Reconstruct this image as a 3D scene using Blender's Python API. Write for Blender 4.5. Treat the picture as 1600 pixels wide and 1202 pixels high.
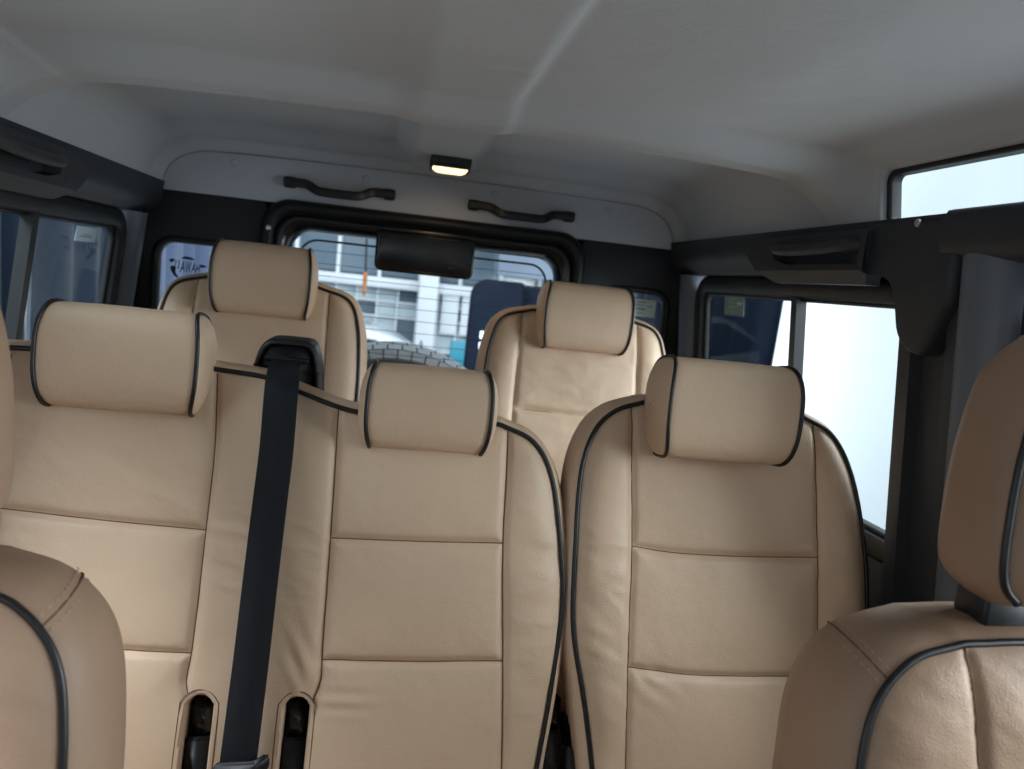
import bpy, bmesh, math, random
import numpy as np
from mathutils import Matrix, Vector

for o in list(bpy.data.objects):
    bpy.data.objects.remove(o, do_unlink=True)
scene = bpy.context.scene
COL = scene.collection
random.seed(4)
RNG = np.random.RandomState(7)

# ------------------------------------------------------------------ camera
# metres; X to the right of the picture, +Y towards the tail of the vehicle, Z up, ground at 0
EYE = np.array([-0.08, 0.0, 1.62])
FPX, CX, CY = 1200.0, 800.0, 601.0            # calibration in 1600 x 1202 pixels
_r = np.array([(620 - CX) / FPX, -(425 - CY) / FPX, -1.0]); _r /= np.linalg.norm(_r)
_u = np.array([math.sin(math.radians(5)), math.cos(math.radians(5)), 0.0]); _u -= _r * _u.dot(_r); _u /= np.linalg.norm(_u)
CAMM = np.array([np.cross(_r, _u), _r, _u])   # camera axes -> world axes
cam_d = bpy.data.cameras.new('camera'); cam = bpy.data.objects.new('camera', cam_d); COL.objects.link(cam)
m4 = Matrix([list(CAMM[0]) + [EYE[0]], list(CAMM[1]) + [EYE[1]], list(CAMM[2]) + [EYE[2]], [0, 0, 0, 1]])
cam.matrix_world = m4
cam_d.sensor_width = 36.0; cam_d.lens = 36.0 * FPX / 1600.0
cam_d.clip_start = 0.01; cam_d.clip_end = 200.0
cam_d.dof.use_dof = True; cam_d.dof.focus_distance = 1.14; cam_d.dof.aperture_fstop = 4.5
scene.camera = cam

def at_y(px, py, Y):
    d = CAMM @ np.array([(px - CX) / FPX, -(py - CY) / FPX, -1.0]); return EYE + d * (Y - EYE[1]) / d[1]

# ------------------------------------------------------------------ light
world = bpy.data.worlds.new('World'); scene.world = world; world.use_nodes = True
bg = world.node_tree.nodes['Background']
bg.inputs['Color'].default_value = (0.86, 0.94, 1.0, 1.0)
bg.inputs['Strength'].default_value = 1.0

# unseen area lights added either side of the vehicle to brighten the cabin
def added_light(loc, aim, sx, sy, energy, col):
    d = bpy.data.lights.new('added_light', 'AREA'); d.shape = 'RECTANGLE'; d.size = sx; d.size_y = sy; d.energy = energy; d.color = col
    o = bpy.data.objects.new('added_light', d); COL.objects.link(o); o.location = loc
    o.rotation_euler = (Vector(aim) - o.location).to_track_quat('-Z', 'Y').to_euler()
added_light((2.4, 0.45, 2.35), (0.35, 0.95, 1.35), 2.2, 3.0, 205.0, (0.86, 0.94, 1.0))
added_light((-1.9, 0.15, 3.5), (-0.55, 1.0, 1.2), 1.8, 1.8, 300.0, (0.80, 0.91, 1.0))
added_light((1.9, 6.1, 1.5), (3.25, 4.9, 1.45), 2.2, 2.6, 62.0, (0.86, 0.94, 1.0))   # unseen, added to brighten the white wall on the right

scene.view_settings.view_transform = 'Standard'; scene.view_settings.look = 'None'
scene.view_settings.exposure = 0.95; scene.view_settings.gamma = 1.0
scene.view_settings.use_curve_mapping = False
scene.render.engine = 'CYCLES'
scene.cycles.use_denoising = True
scene.cycles.max_bounces = 7; scene.cycles.diffuse_bounces = 4; scene.cycles.glossy_bounces = 2; scene.cycles.use_adaptive_sampling = True; scene.cycles.adaptive_threshold = 0.02; scene.cycles.transparent_max_bounces = 16
scene.cycles.sample_clamp_indirect = 4.0; scene.cycles.caustics_reflective = False; scene.cycles.caustics_refractive = False

# ------------------------------------------------------------------ materials
def new_mat(name, col, rough=0.5, spec=0.5, var=0.0, vscale=8.0, bump=None, coat=0.0, sheen=0.0, metal=0.0, emit=None, es=0.0, vstretch=None):
    m = bpy.data.materials.new(name); m.use_nodes = True
    nt = m.node_tree; b = nt.nodes['Principled BSDF']
    b.inputs['Base Color'].default_value = (*col, 1); b.inputs['Roughness'].default_value = rough
    b.inputs['Specular IOR Level'].default_value = spec; b.inputs['Metallic'].default_value = metal
    b.inputs['Coat Weight'].default_value = coat; b.inputs['Coat Roughness'].default_value = 0.08
    b.inputs['Sheen Weight'].default_value = sheen
    if emit:
        b.inputs['Emission Color'].default_value = (*emit, 1); b.inputs['Emission Strength'].default_value = es
    tc = nt.nodes.new('ShaderNodeTexCoord')
    src = tc.outputs['Object']
    if vstretch:
        mp = nt.nodes.new('ShaderNodeMapping'); mp.inputs['Scale'].default_value = vstretch
        nt.links.new(src, mp.inputs['Vector']); vsrc = mp.outputs['Vector']
    else:
        vsrc = src
    if var > 0:
        n = nt.nodes.new('ShaderNodeTexNoise'); n.inputs['Scale'].default_value = vscale; n.inputs['Detail'].default_value = 5
        nt.links.new(vsrc, n.inputs['Vector'])
        mx = nt.nodes.new('ShaderNodeMix'); mx.data_type = 'RGBA'
        mx.inputs[6].default_value = (*[c * (1 - var) for c in col], 1); mx.inputs[7].default_value = (*[min(1, c * (1 + var)) for c in col], 1)
        nt.links.new(n.outputs['Fac'], mx.inputs[0]); nt.links.new(mx.outputs[2], b.inputs['Base Color'])
        mr = nt.nodes.new('ShaderNodeMapRange'); mr.inputs['To Min'].default_value = max(0, rough - 0.07); mr.inputs['To Max'].default_value = min(1, rough + 0.07)
        nt.links.new(n.outputs['Fac'], mr.inputs['Value']); nt.links.new(mr.outputs['Result'], b.inputs['Roughness'])
    prev = None
    for (kind, sc, st, dist) in (bump or []):
        if kind == 'voronoi':
            t = nt.nodes.new('ShaderNodeTexVoronoi'); t.inputs['Scale'].default_value = sc; out = t.outputs['Distance']
        elif kind == 'wave':
            t = nt.nodes.new('ShaderNodeTexWave'); t.inputs['Scale'].default_value = sc; t.bands_direction = 'X'; out = t.outputs['Fac']
        elif kind == 'wavez':
            t = nt.nodes.new('ShaderNodeTexWave'); t.inputs['Scale'].default_value = sc; t.bands_direction = 'Z'; out = t.outputs['Fac']
        else:
            t = nt.nodes.new('ShaderNodeTexNoise'); t.inputs['Scale'].default_value = sc; t.inputs['Detail'].default_value = 4; out = t.outputs['Fac']
        nt.links.new(src, t.inputs['Vector'])
        bp = nt.nodes.new('ShaderNodeBump'); bp.inputs['Strength'].default_value = st; bp.inputs['Distance'].default_value = dist
        nt.links.new(out, bp.inputs['Height'])
        if prev: nt.links.new(prev.outputs['Normal'], bp.inputs['Normal'])
        prev = bp
    if prev: nt.links.new(prev.outputs['Normal'], b.inputs['Normal'])
    return m

LEATHER_BUMP = [('noise', 16, 0.4, 0.005), ('noise', 75, 0.25, 0.0012), ('voronoi', 480, 0.4, 0.0007)]
M = {}
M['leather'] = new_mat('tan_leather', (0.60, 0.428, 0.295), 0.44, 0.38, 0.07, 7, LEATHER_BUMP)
M['leather_front'] = new_mat('tan_leather_shaded', (0.30, 0.192, 0.128), 0.5, 0.3, 0.09, 9, LEATHER_BUMP)  # same tan leather, darkened in colour for the shaded front seats
M['seam'] = new_mat('seam_shadow_thread', (0.14, 0.082, 0.045), 0.8, 0.2)
M['stitch'] = new_mat('stitch_thread', (0.42, 0.33, 0.24), 0.8, 0.2)
M['piping'] = new_mat('black_piping', (0.010, 0.009, 0.010), 0.38, 0.45, 0.2, 40, [('noise', 160, 0.3, 0.0006)])
M['liner'] = new_mat('grey_headliner_cloth', (0.43, 0.44, 0.455), 0.95, 0.15, 0.06, 4, [('noise', 9, 0.35, 0.005), ('noise', 260, 0.45, 0.0009)], sheen=0.15)
M['header'] = new_mat('grey_header_board', (0.42, 0.43, 0.46), 0.9, 0.2, 0.04, 7, [('noise', 500, 0.25, 0.0005)])
M['trim'] = new_mat('charcoal_trim_plastic', (0.029, 0.032, 0.037), 0.55, 0.4, 0.08, 12, [('voronoi', 900, 0.25, 0.0004)])
M['trimdark'] = new_mat('near_black_trim_plastic', (0.012, 0.013, 0.016), 0.6, 0.3, 0.1, 12, [('voronoi', 900, 0.25, 0.0004)])
M['trim2'] = new_mat('lightened_slate_plastic', (0.11, 0.13, 0.162), 0.5, 0.4, 0.06, 12, [('voronoi', 900, 0.25, 0.0004)])  # slate raised in colour for the bluish light on the pillars
M['blackp'] = new_mat('black_plastic', (0.009, 0.009, 0.011), 0.45, 0.45, 0.1, 20, [('noise', 400, 0.2, 0.0004)])
M['gloss'] = new_mat('gloss_black_paint', (0.006, 0.006, 0.007), 0.24, 0.5, 0.1, 10)
M['rubber'] = new_mat('black_rubber', (0.007, 0.0075, 0.008), 0.5, 0.35, 0.1, 30)
M['webbing'] = new_mat('navy_black_webbing', (0.007, 0.008, 0.011), 0.6, 0.25, 0.1, 30, [('wavez', 330, 0.5, 0.0004), ('wave', 90, 0.25, 0.0004)])
M['tyre'] = new_mat('dusty_tyre_rubber', (0.12, 0.125, 0.13), 0.75, 0.3, 0.25, 18, [('noise', 120, 0.4, 0.001)])
M['tread'] = new_mat('dusty_skylit_tread', (0.42, 0.43, 0.44), 0.8, 0.2, 0.2, 25, [('noise', 120, 0.4, 0.001)])  # dust, with extra paleness in the colour for sky light on top
M['steel'] = new_mat('silver_steel', (0.6, 0.6, 0.62), 0.3, 0.5, metal=0.9, var=0.05)
M['lens'] = new_mat('lit_lamp_lens', (0.9, 0.8, 0.6), 0.35, 0.5, emit=(1.0, 0.72, 0.38), es=1.15)
M['paper'] = new_mat('paper_sticker', (0.55, 0.62, 0.56), 0.6, 0.3, 0.08, 60)
M['print'] = new_mat('sticker_print', (0.20, 0.30, 0.24), 0.6, 0.3)
M['print2'] = new_mat('sticker_teal', (0.25, 0.50, 0.48), 0.6, 0.3)
M['decal'] = new_mat('dark_vinyl_decal', (0.012, 0.022, 0.03), 0.5, 0.3)
M['navy'] = new_mat('navy_curtain_cloth', (0.014, 0.024, 0.045), 0.9, 0.15, 0.15, 3, [('noise', 60, 0.3, 0.002)], sheen=0.2, vstretch=(1, 1, 0.15))
M['navy_dark'] = new_mat('dark_navy_padding', (0.006, 0.009, 0.016), 0.9, 0.04, 0.15, 4, [('noise', 60, 0.3, 0.002)])
M['lav'] = new_mat('lavender_blue_curtain', (0.075, 0.098, 0.17), 0.9, 0.15, 0.12, 3, [('noise', 60, 0.3, 0.002)], sheen=0.2, vstretch=(1, 1, 0.15))
M['white'] = new_mat('white_wall_paint', (0.76, 0.80, 0.82), 0.8, 0.3, 0.01, 2)
M['floorc'] = new_mat('white_epoxy_floor', (0.55, 0.56, 0.57), 0.55, 0.4, 0.12, 1.5, [('noise', 30, 0.2, 0.002)])
M['carpet'] = new_mat('black_floor_mat', (0.02, 0.02, 0.022), 0.95, 0.1, 0.2, 80, [('noise', 300, 0.6, 0.002)])
M['facade'] = new_mat('white_facade_metal', (0.86, 0.88, 0.90), 0.5, 0.4, 0.06, 3)
M['facade_d'] = new_mat('blue_grey_facade_panel', (0.20, 0.24, 0.30), 0.5, 0.4, 0.08, 3)
M['fglass'] = new_mat('facade_glass', (0.66, 0.74, 0.76), 0.12, 0.6, 0.25, 1.2)  # base colour paled to show bright rooms behind the panes
M['fglass_d'] = new_mat('dark_facade_glass', (0.14, 0.19, 0.23), 0.12, 0.6, 0.3, 1.2)
M['banner'] = new_mat('white_blind', (0.85, 0.87, 0.88), 0.8, 0.2, 0.02, 4)
M['orange'] = new_mat('orange_tag', (0.28, 0.10, 0.03), 0.6, 0.3, 0.1, 20)
M['carw'] = new_mat('white_car_paint', (0.75, 0.78, 0.80), 0.25, 0.5, coat=0.6, var=0.02)
M['darkglass'] = new_mat('dark_car_glass', (0.015, 0.02, 0.025), 0.1, 0.6, var=0.1)
M['yellow'] = new_mat('yellow_plastic', (0.55, 0.40, 0.05), 0.5, 0.4, 0.1, 10)
M['teal'] = new_mat('teal_plastic', (0.05, 0.28, 0.36), 0.5, 0.4, 0.1, 10)
M['darkgrey'] = new_mat('dark_grey_metal', (0.06, 0.065, 0.075), 0.5, 0.4, 0.1, 10)

def glass_mat(name, tint, gloss=0.05):
    m = bpy.data.materials.new(name); m.use_nodes = True; nt = m.node_tree; nt.nodes.clear()
    out = nt.nodes.new('ShaderNodeOutputMaterial'); tr = nt.nodes.new('ShaderNodeBsdfTransparent'); gl = nt.nodes.new('ShaderNodeBsdfGlossy')
    mx = nt.nodes.new('ShaderNodeMixShader'); lw = nt.nodes.new('ShaderNodeLayerWeight'); lw.inputs['Blend'].default_value = 0.5
    pw = nt.nodes.new('ShaderNodeMath'); pw.operation = 'POWER'; pw.inputs[1].default_value = 5.0
    ma = nt.nodes.new('ShaderNodeMath'); ma.operation = 'MULTIPLY_ADD'; ma.inputs[1].default_value = 0.22; ma.inputs[2].default_value = 0.015
    tr.inputs['Color'].default_value = (*tint, 1); gl.inputs['Roughness'].default_value = gloss
    nt.links.new(lw.outputs['Facing'], pw.inputs[0]); nt.links.new(pw.outputs[0], ma.inputs[0])
    nt.links.new(ma.outputs[0], mx.inputs[0]); nt.links.new(tr.outputs[0], mx.inputs[1]); nt.links.new(gl.outputs[0], mx.inputs[2])
    nt.links.new(mx.outputs[0], out.inputs['Surface'])
    return m
M['glass'] = glass_mat('clear_green_glass', (0.90, 0.95, 0.94), 0.02)
M['glass_rear'] = glass_mat('tinted_rear_glass', (0.90, 0.96, 0.99), 0.03)
M['glass_dark'] = glass_mat('dimming_side_glass', (0.53, 0.565, 0.572), 0.02)  # tint added to dim the white outside and the rear row

# ------------------------------------------------------------------ helpers
def tag(o, label=None, cat=None, group=None, kind=None):
    if label: o['label'] = label
    if cat: o['category'] = cat
    if group: o['group'] = group
    if kind: o['kind'] = kind
    return o

def thing(name, loc, label, cat, group=None):
    o = bpy.data.objects.new(name, None); COL.objects.link(o); o.location = loc; o.empty_display_size = 0.05
    bpy.context.view_layer.update()
    return tag(o, label, cat, group)

def link(name, me, mat, parent=None, smooth=True):
    o = bpy.data.objects.new(name, me); COL.objects.link(o)
    if mat: me.materials.append(M[mat] if isinstance(mat, str) else mat)
    if smooth and len(me.polygons): me.polygons.foreach_set('use_smooth', [True] * len(me.polygons))
    if parent is not None:
        o.parent = parent; o.matrix_parent_inverse = Matrix.Translation(-world_loc(parent))
    return o

def world_loc(p):
    return p.location.copy() if p.type == 'EMPTY' else Vector((0, 0, 0))   # every mesh sits at the world origin

def mesh(name, V, Fc, mat, parent=None, smooth=True):
    me = bpy.data.meshes.new(name)
    me.from_pydata([tuple(v) for v in V], [], [tuple(f) for f in Fc]); me.update()
    return link(name, me, mat, parent, smooth)

def grid_faces(nu, nv, close_u=False, close_v=False, off=0):
    """vertices indexed [i*nv + j]"""
    F_ = []
    for i in range(nu if close_u else nu - 1):
        for j in range(nv if close_v else nv - 1):
            a = i * nv + j; b = ((i + 1) % nu) * nv + j; c = ((i + 1) % nu) * nv + (j + 1) % nv; d = i * nv + (j + 1) % nv
            F_.append((off + a, off + b, off + c, off + d))
    return F_

def cr(pts, n, closed=False):
    """Catmull-Rom through pts, resampled to n points by arc length"""
    P = np.array(pts, float)
    if closed: E_ = np.vstack([P[-1], P, P[0], P[1]])
    else: E_ = np.vstack([2 * P[0] - P[1], P, 2 * P[-1] - P[-2]])
    out = []
    for i in range(1, len(E_) - 2):
        p0, p1, p2, p3 = E_[i - 1:i + 3]; t = np.linspace(0, 1, 24, endpoint=False)[:, None]
        out.append(0.5 * ((2 * p1) + (-p0 + p2) * t + (2 * p0 - 5 * p1 + 4 * p2 - p3) * t ** 2 + (-p0 + 3 * p1 - 3 * p2 + p3) * t ** 3))
    out = np.vstack(out + [E_[-2][None]])
    return resample(out, n, closed)

def resample(P, n, closed=False):
    P = np.array(P, float)
    L = np.concatenate([[0], np.cumsum(np.linalg.norm(np.diff(P, axis=0), axis=1))])
    t = np.linspace(0, L[-1], n, endpoint=not closed)
    return np.stack([np.interp(t, L, P[:, k]) for k in range(P.shape[1])], 1)

def tube_geo(P, r, seg=8, closed=False, flat=1.0, up=None):
    P = np.array(P, float); n = len(P)
    T = np.gradient(P, axis=0) if not closed else (np.roll(P, -1, 0) - np.roll(P, 1, 0))
    T /= np.linalg.norm(T, axis=1)[:, None] + 1e-12
    V = []; nrm = np.array(up if up is not None else ((0, 1, 0) if abs(T[0][1]) < 0.9 else (0, 0, 1)), float)
    rr = r if hasattr(r, '__len__') else [r] * n
    for i in range(n):
        if up is not None: nrm = np.array(up, float)
        nrm = nrm - T[i] * nrm.dot(T[i]); nrm /= np.linalg.norm(nrm) + 1e-12
        bi = np.cross(T[i], nrm)
        for k in range(seg):
            a = 2 * math.pi * k / seg
            V.append(P[i] + rr[i] * (math.cos(a) * nrm * flat + math.sin(a) * bi))
    F_ = grid_faces(n, seg, close_u=closed, close_v=True)
    if not closed:
        F_.append(tuple(range(seg))[::-1]); F_.append(tuple((n - 1) * seg + k for k in range(seg)))
    return V, F_

def tube(name, P, r, mat, parent=None, seg=8, closed=False, flat=1.0, up=None):
    V, F_ = tube_geo(P, r, seg, closed, flat, up)
    return mesh(name, V, F_, mat, parent)

def rbox(name, lo, hi, mat, parent=None, bev=0.005, seg=2, rot=None):
    lo = np.array(lo, float); hi = np.array(hi, float)
    bm = bmesh.new(); bmesh.ops.create_cube(bm, size=1.0)
    for v in bm.verts: v.co = Vector(np.array(v.co) * (hi - lo))
    if bev > 0:
        bmesh.ops.bevel(bm, geom=list(bm.edges), offset=min(bev, 0.49 * min(hi - lo)), segments=seg, profile=0.5, affect='EDGES')
    if rot is not None: bmesh.ops.rotate(bm, verts=bm.verts, matrix=rot, cent=(0, 0, 0))
    bmesh.ops.translate(bm, verts=bm.verts, vec=Vector((lo + hi) / 2))
    me = bpy.data.meshes.new(name); bm.to_mesh(me); bm.free()
    return link(name, me, mat, parent, smooth=bev > 0 and seg > 1)

def prism(name, poly, axis, a, b, mat, parent=None, bev=0.0, smooth=False):
    """poly: 2-D outline in the two axes other than `axis`, extruded from a to b"""
    bm = bmesh.new(); n = len(poly)
    def co(p, t):
        return {0: (t, p[0], p[1]), 1: (p[0], t, p[1]), 2: (p[0], p[1], t)}[axis]
    A = [bm.verts.new(co(p, a)) for p in poly]; B = [bm.verts.new(co(p, b)) for p in poly]
    bm.faces.new(A); bm.faces.new(B[::-1])
    for i in range(n): bm.faces.new((A[i], B[i], B[(i + 1) % n], A[(i + 1) % n]))
    bmesh.ops.recalc_face_normals(bm, faces=bm.faces)
    if bev > 0:
        ed = [e for e in bm.edges if e.calc_face_angle(0) > 0.6]
        bmesh.ops.bevel(bm, geom=ed, offset=bev, segments=2, profile=0.5, affect='EDGES')
    me = bpy.data.meshes.new(name); bm.to_mesh(me); bm.free()
    return link(name, me, mat, parent, smooth=smooth)

def rrect(x0, x1, z0, z1, r, n=6):
    """rounded rectangle, counter-clockwise; r one radius or (bl, br, tr, tl)"""
    r = r if hasattr(r, '__len__') else (r,) * 4
    P = []
    for (cx, cz, a0, q) in ((x0 + r[0], z0 + r[0], 180, r[0]), (x1 - r[1], z0 + r[1], 270, r[1]), (x1 - r[2], z1 - r[2], 0, r[2]), (x0 + r[3], z1 - r[3], 90, r[3])):
        for k in range(n + 1):
            a = math.radians(a0 + 90 * k / n); P.append((cx + q * math.cos(a), cz + q * math.sin(a)))
    return P

def ring(name, rings, mat, parent=None, closed_loop=True, cap=False):
    """rings: list of equally long closed 3-D loops, skinned one to the next"""
    n = len(rings[0]); V = [p for r_ in rings for p in r_]
    F_ = grid_faces(len(rings), n, close_v=True)
    if cap: F_.append(tuple((len(rings) - 1) * n + k for k in range(n)))
    return mesh(name, V, F_, mat, parent)

def vnoise(x, y, seed=0):
    xi = np.floor(x).astype(int); yi = np.floor(y).astype(int); xf = x - xi; yf = y - yi
    def h(a, b):
        v = np.sin(a * 127.1 + b * 311.7 + seed * 74.7) * 43758.5453
        return v - np.floor(v)
    u = xf * xf * (3 - 2 * xf); v = yf * yf * (3 - 2 * yf)
    return (h(xi, yi) * (1 - u) + h(xi + 1, yi) * u) * (1 - v) + (h(xi, yi + 1) * (1 - u) + h(xi + 1, yi + 1) * u) * v

def fbm(x, y, seed=0):
    return 0.55 * vnoise(x, y, seed) + 0.3 * vnoise(x * 2.1, y * 2.1, seed + 1) + 0.15 * vnoise(x * 4.3, y * 4.3, seed + 2)

def polydist(X, S, P):
    d = np.full(X.shape, 9.0)
    for (a, b) in zip(P[:-1], P[1:]):
        ab = b - a; L = ab.dot(ab) + 1e-12
        t = np.clip(((X - a[0]) * ab[0] + (S - a[1]) * ab[1]) / L, 0, 1)
        d = np.minimum(d, np.hypot(X - a[0] - t * ab[0], S - a[1] - t * ab[1]))
    return d

# ------------------------------------------------------------------ seat backs
class Frame:
    def __init__(s, y0, z0, tilt):
        s.y0, s.z0 = y0, z0; t = math.radians(tilt); s.c, s.s_ = math.cos(t), math.sin(t)
    def w(s, x, q, d):
        x, q, d = np.broadcast_arrays(np.asarray(x, float), np.asarray(q, float), np.asarray(d, float))
        return np.stack([x, s.y0 + q * s.s_ - d * s.c, s.z0 + q * s.c + d * s.s_], -1)

def coons(bot, top, left, right):
    nu, nv = len(bot), len(left)
    u = np.linspace(0, 1, nu)[:, None, None]; v = np.linspace(0, 1, nv)[None, :, None]
    A = (1 - v) * bot[:, None, :] + v * top[:, None, :]
    B = (1 - u) * left[None, :, :] + u * right[None, :, :]
    C = (1 - u) * (1 - v) * bot[0] + u * (1 - v) * bot[-1] + (1 - u) * v * top[0] + u * v * top[-1]
    return A + B - C

SKIRT = [(0.0, 0.0), (0.006, -0.003), (0.012, -0.011), (0.017, -0.027), (0.018, -0.055), (0.012, -0.08), (0.002, -0.1), (-0.02, -0.112)]

def pad(name, parent, fr, left, right, top, seams, mat='leather', step=0.0032, crown=0.008, pillow=0.0075, groove=0.006,
        skirt=SKIRT, pipe_r=0.0038, notches=(), wrinkle=None, pipe_open=True, extra=None, seam_r=0.0009, edge_w=0.032):
    """upholstered panel: closed mesh with piping and seam children. left/right run bottom to top, top runs left to right (x, s)"""
    Ls, Rs, Ts = cr(left, 400), cr(right, 400), cr(top, 400)
    len_v = max(np.linalg.norm(np.diff(Ls, axis=0), axis=1).sum(), np.linalg.norm(np.diff(Rs, axis=0), axis=1).sum())
    len_u = max(np.linalg.norm(np.diff(Ts, axis=0), axis=1).sum(), abs(Rs[0][0] - Ls[0][0]))
    nu, nv = int(len_u / step) + 2, int(len_v / step) + 2
    Ls, Rs, Ts = resample(Ls, nv), resample(Rs, nv), resample(Ts, nu)
    Bs = np.linspace(Ls[0], Rs[0], nu)
    G = coons(Bs, Ts, Ls, Rs); X, S = G[..., 0], G[..., 1]
    edge = np.vstack([Ls, Ts[1:], Rs[::-1][1:]])
    de = polydist(X, S, edge[::3] if len(edge) > 300 else edge)
    seams = [cr(s_, max(3, int(np.linalg.norm(np.diff(np.array(s_, float), axis=0), axis=1).sum() / 0.012))) for s_ in seams]
    ds = np.full(X.shape, 9.0)
    for s_ in seams: ds = np.minimum(ds, polydist(X, S, s_))
    def height(X, S, de, ds):
        h = crown * (1 - np.exp(-de / edge_w)) + pillow * (1 - np.exp(-ds / 0.028)) * (1 - np.exp(-de / 0.03)) - groove * np.exp(-(ds / 0.0055) ** 2) * np.clip(de / 0.012, 0, 1)
        h = h + 0.004 * (fbm(X * 9, S * 7, 3) - 0.5)
        # soft tension folds running off the seams
        tens = np.exp(-ds / 0.05) * np.clip(de / 0.03, 0, 1)
        h = h + 0.0035 * tens * (fbm(X * 26 + S * 5, S * 22 - X * 6, 11) - 0.5)
        if wrinkle is not None: h = h + wrinkle(X, S) * np.clip(de / 0.018, 0, 1)
        if extra is not None: h = h + extra(X, S) * (1 - np.exp(-(de / .02) ** 2))
        return h
    H = height(X, S, de, ds)
    V = fr.w(X, S, H).reshape(-1, 3)
    F_ = grid_faces(nu, nv)
    if notches:
        ctr = lambda f: (np.mean([X.flat[i] for i in f]), np.mean([S.flat[i] for i in f]))
        Xf, Sf = X.ravel(), S.ravel(); keep = []
        fa = np.array(F_); fx, fs = Xf[fa].mean(1), Sf[fa].mean(1); kill = np.zeros(len(fa), bool)
        for (cx, hw, st) in notches:
            inside = (np.abs(fx - cx) < hw) & (fs < st - hw)
            inside |= (np.hypot(fx - cx, fs - (st - hw)) < hw)
            kill |= inside
        F_ = [tuple(f) for f, k in zip(fa, kill) if not k]
    # boundary loop, anti-clockwise as seen from the front: bottom (l->r), right (b->t), top (r->l), left (t->b)
    idx = lambda i, j: i * nv + j
    loop = [idx(i, 0) for i in range(nu)] + [idx(nu - 1, j) for j in range(1, nv)] + [idx(i, nv - 1) for i in range(nu - 2, -1, -1)] + [idx(0, j) for j in range(nv - 2, 0, -1)]
    LP = np.stack([X.ravel()[loop], S.ravel()[loop]], 1)
    Tn = np.roll(LP, -3, 0) - np.roll(LP, 3, 0); Tn /= np.linalg.norm(Tn, axis=1)[:, None] + 1e-12
    N = np.stack([Tn[:, 1], -Tn[:, 0]], 1)
    for _ in range(6): N = (np.roll(N, 1, 0) + N + np.roll(N, -1, 0)) / 3
    N /= np.linalg.norm(N, axis=1)[:, None] + 1e-12
    Vs = [V]; base = len(V); prev = loop; n = len(loop)
    wob = 0.002 * (fbm(np.arange(n) * 0.02, np.zeros(n), 5) - 0.5)
    for k, (o_, b_) in enumerate(skirt[1:]):
        ring_ = fr.w(LP[:, 0] + N[:, 0] * (o_ + wob), LP[:, 1] + N[:, 1] * (o_ + wob), np.full(n, b_))
        Vs.append(ring_); cur = [base + i for i in range(n)]; base += n
        F_ += [(prev[i], cur[i], cur[(i + 1) % n], prev[(i + 1) % n]) for i in range(n)]
        prev = cur
    c_ = LP.mean(0); Vs.append(fr.w(c_[0], c_[1], skirt[-1][1] - 0.004)[None]); ci = base
    F_ += [(prev[i], ci, prev[(i + 1) % n]) for i in range(n)]
    o = mesh(name, np.vstack(Vs), F_, mat, parent)
    # piping
    if pipe_r > 0:
        pe = resample(edge, max(30, int(np.linalg.norm(np.diff(edge, axis=0), axis=1).sum() / 0.006)))
        wb = 0.0012 * (fbm(np.arange(len(pe)) * 0.11, np.zeros(len(pe)), 8) - 0.5)
        tube('piping', fr.w(pe[:, 0] + wb, pe[:, 1] + wb, np.full(len(pe), 0.0024)), pipe_r, 'piping', o, 8)
    for s_ in seams:
        q = resample(s_, max(4, int(np.linalg.norm(np.diff(s_, axis=0), axis=1).sum() / 0.005)))
        dd = polydist(q[:, 0], q[:, 1], edge[::3]); others = [t for t in seams if t is not s_]
        hq = height(q[:, 0], q[:, 1], dd, np.zeros(len(q)))
        tube('seam', fr.w(q[:, 0], q[:, 1], hq + 0.0007), seam_r, 'seam', o, 6)
    for (cx, hw, st) in notches:
        arch = [(cx - hw, -0.66 + 0.02)] + [(cx - hw, st - hw - 0.08), (cx - hw, st - hw)] + [(cx - hw * math.cos(a), st - hw + hw * math.sin(a)) for a in np.linspace(0.3, math.pi - 0.3, 7)] + [(cx + hw, st - hw), (cx + hw, st - hw - 0.08), (cx + hw, -0.64)]
        arch = cr(arch, 70); da = polydist(arch[:, 0], arch[:, 1], edge[::3])
        sm = np.full(len(arch), 9.0)
        for s_ in seams: sm = np.minimum(sm, polydist(arch[:, 0], arch[:, 1], s_))
        ha = height(arch[:, 0], arch[:, 1], da, np.maximum(sm, 0.02)) - 0.004
        prof = [(-0.0045, 0.001), (-0.003, 0.0026), (-0.0005, 0.003), (0.0015, 0.0015), (0.003, -0.002), (0.004, -0.012), (0.005, -0.07)]
        ta = np.gradient(arch, axis=0); ta /= np.linalg.norm(ta, axis=1)[:, None]; na = np.stack([ta[:, 1], -ta[:, 0]], 1)
        Vn = [fr.w(arch[:, 0] + na[:, 0] * a, arch[:, 1] + na[:, 1] * a, ha + b) for (a, b) in prof]
        mesh('slot_edging', np.vstack(Vn), grid_faces(len(prof), len(arch)), mat, o)
        oa = arch - na * 0.005
        tube('seam', fr.w(oa[:, 0], oa[:, 1], ha + 0.0036), seam_r, 'seam', o, 6)
    return o, height

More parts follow.
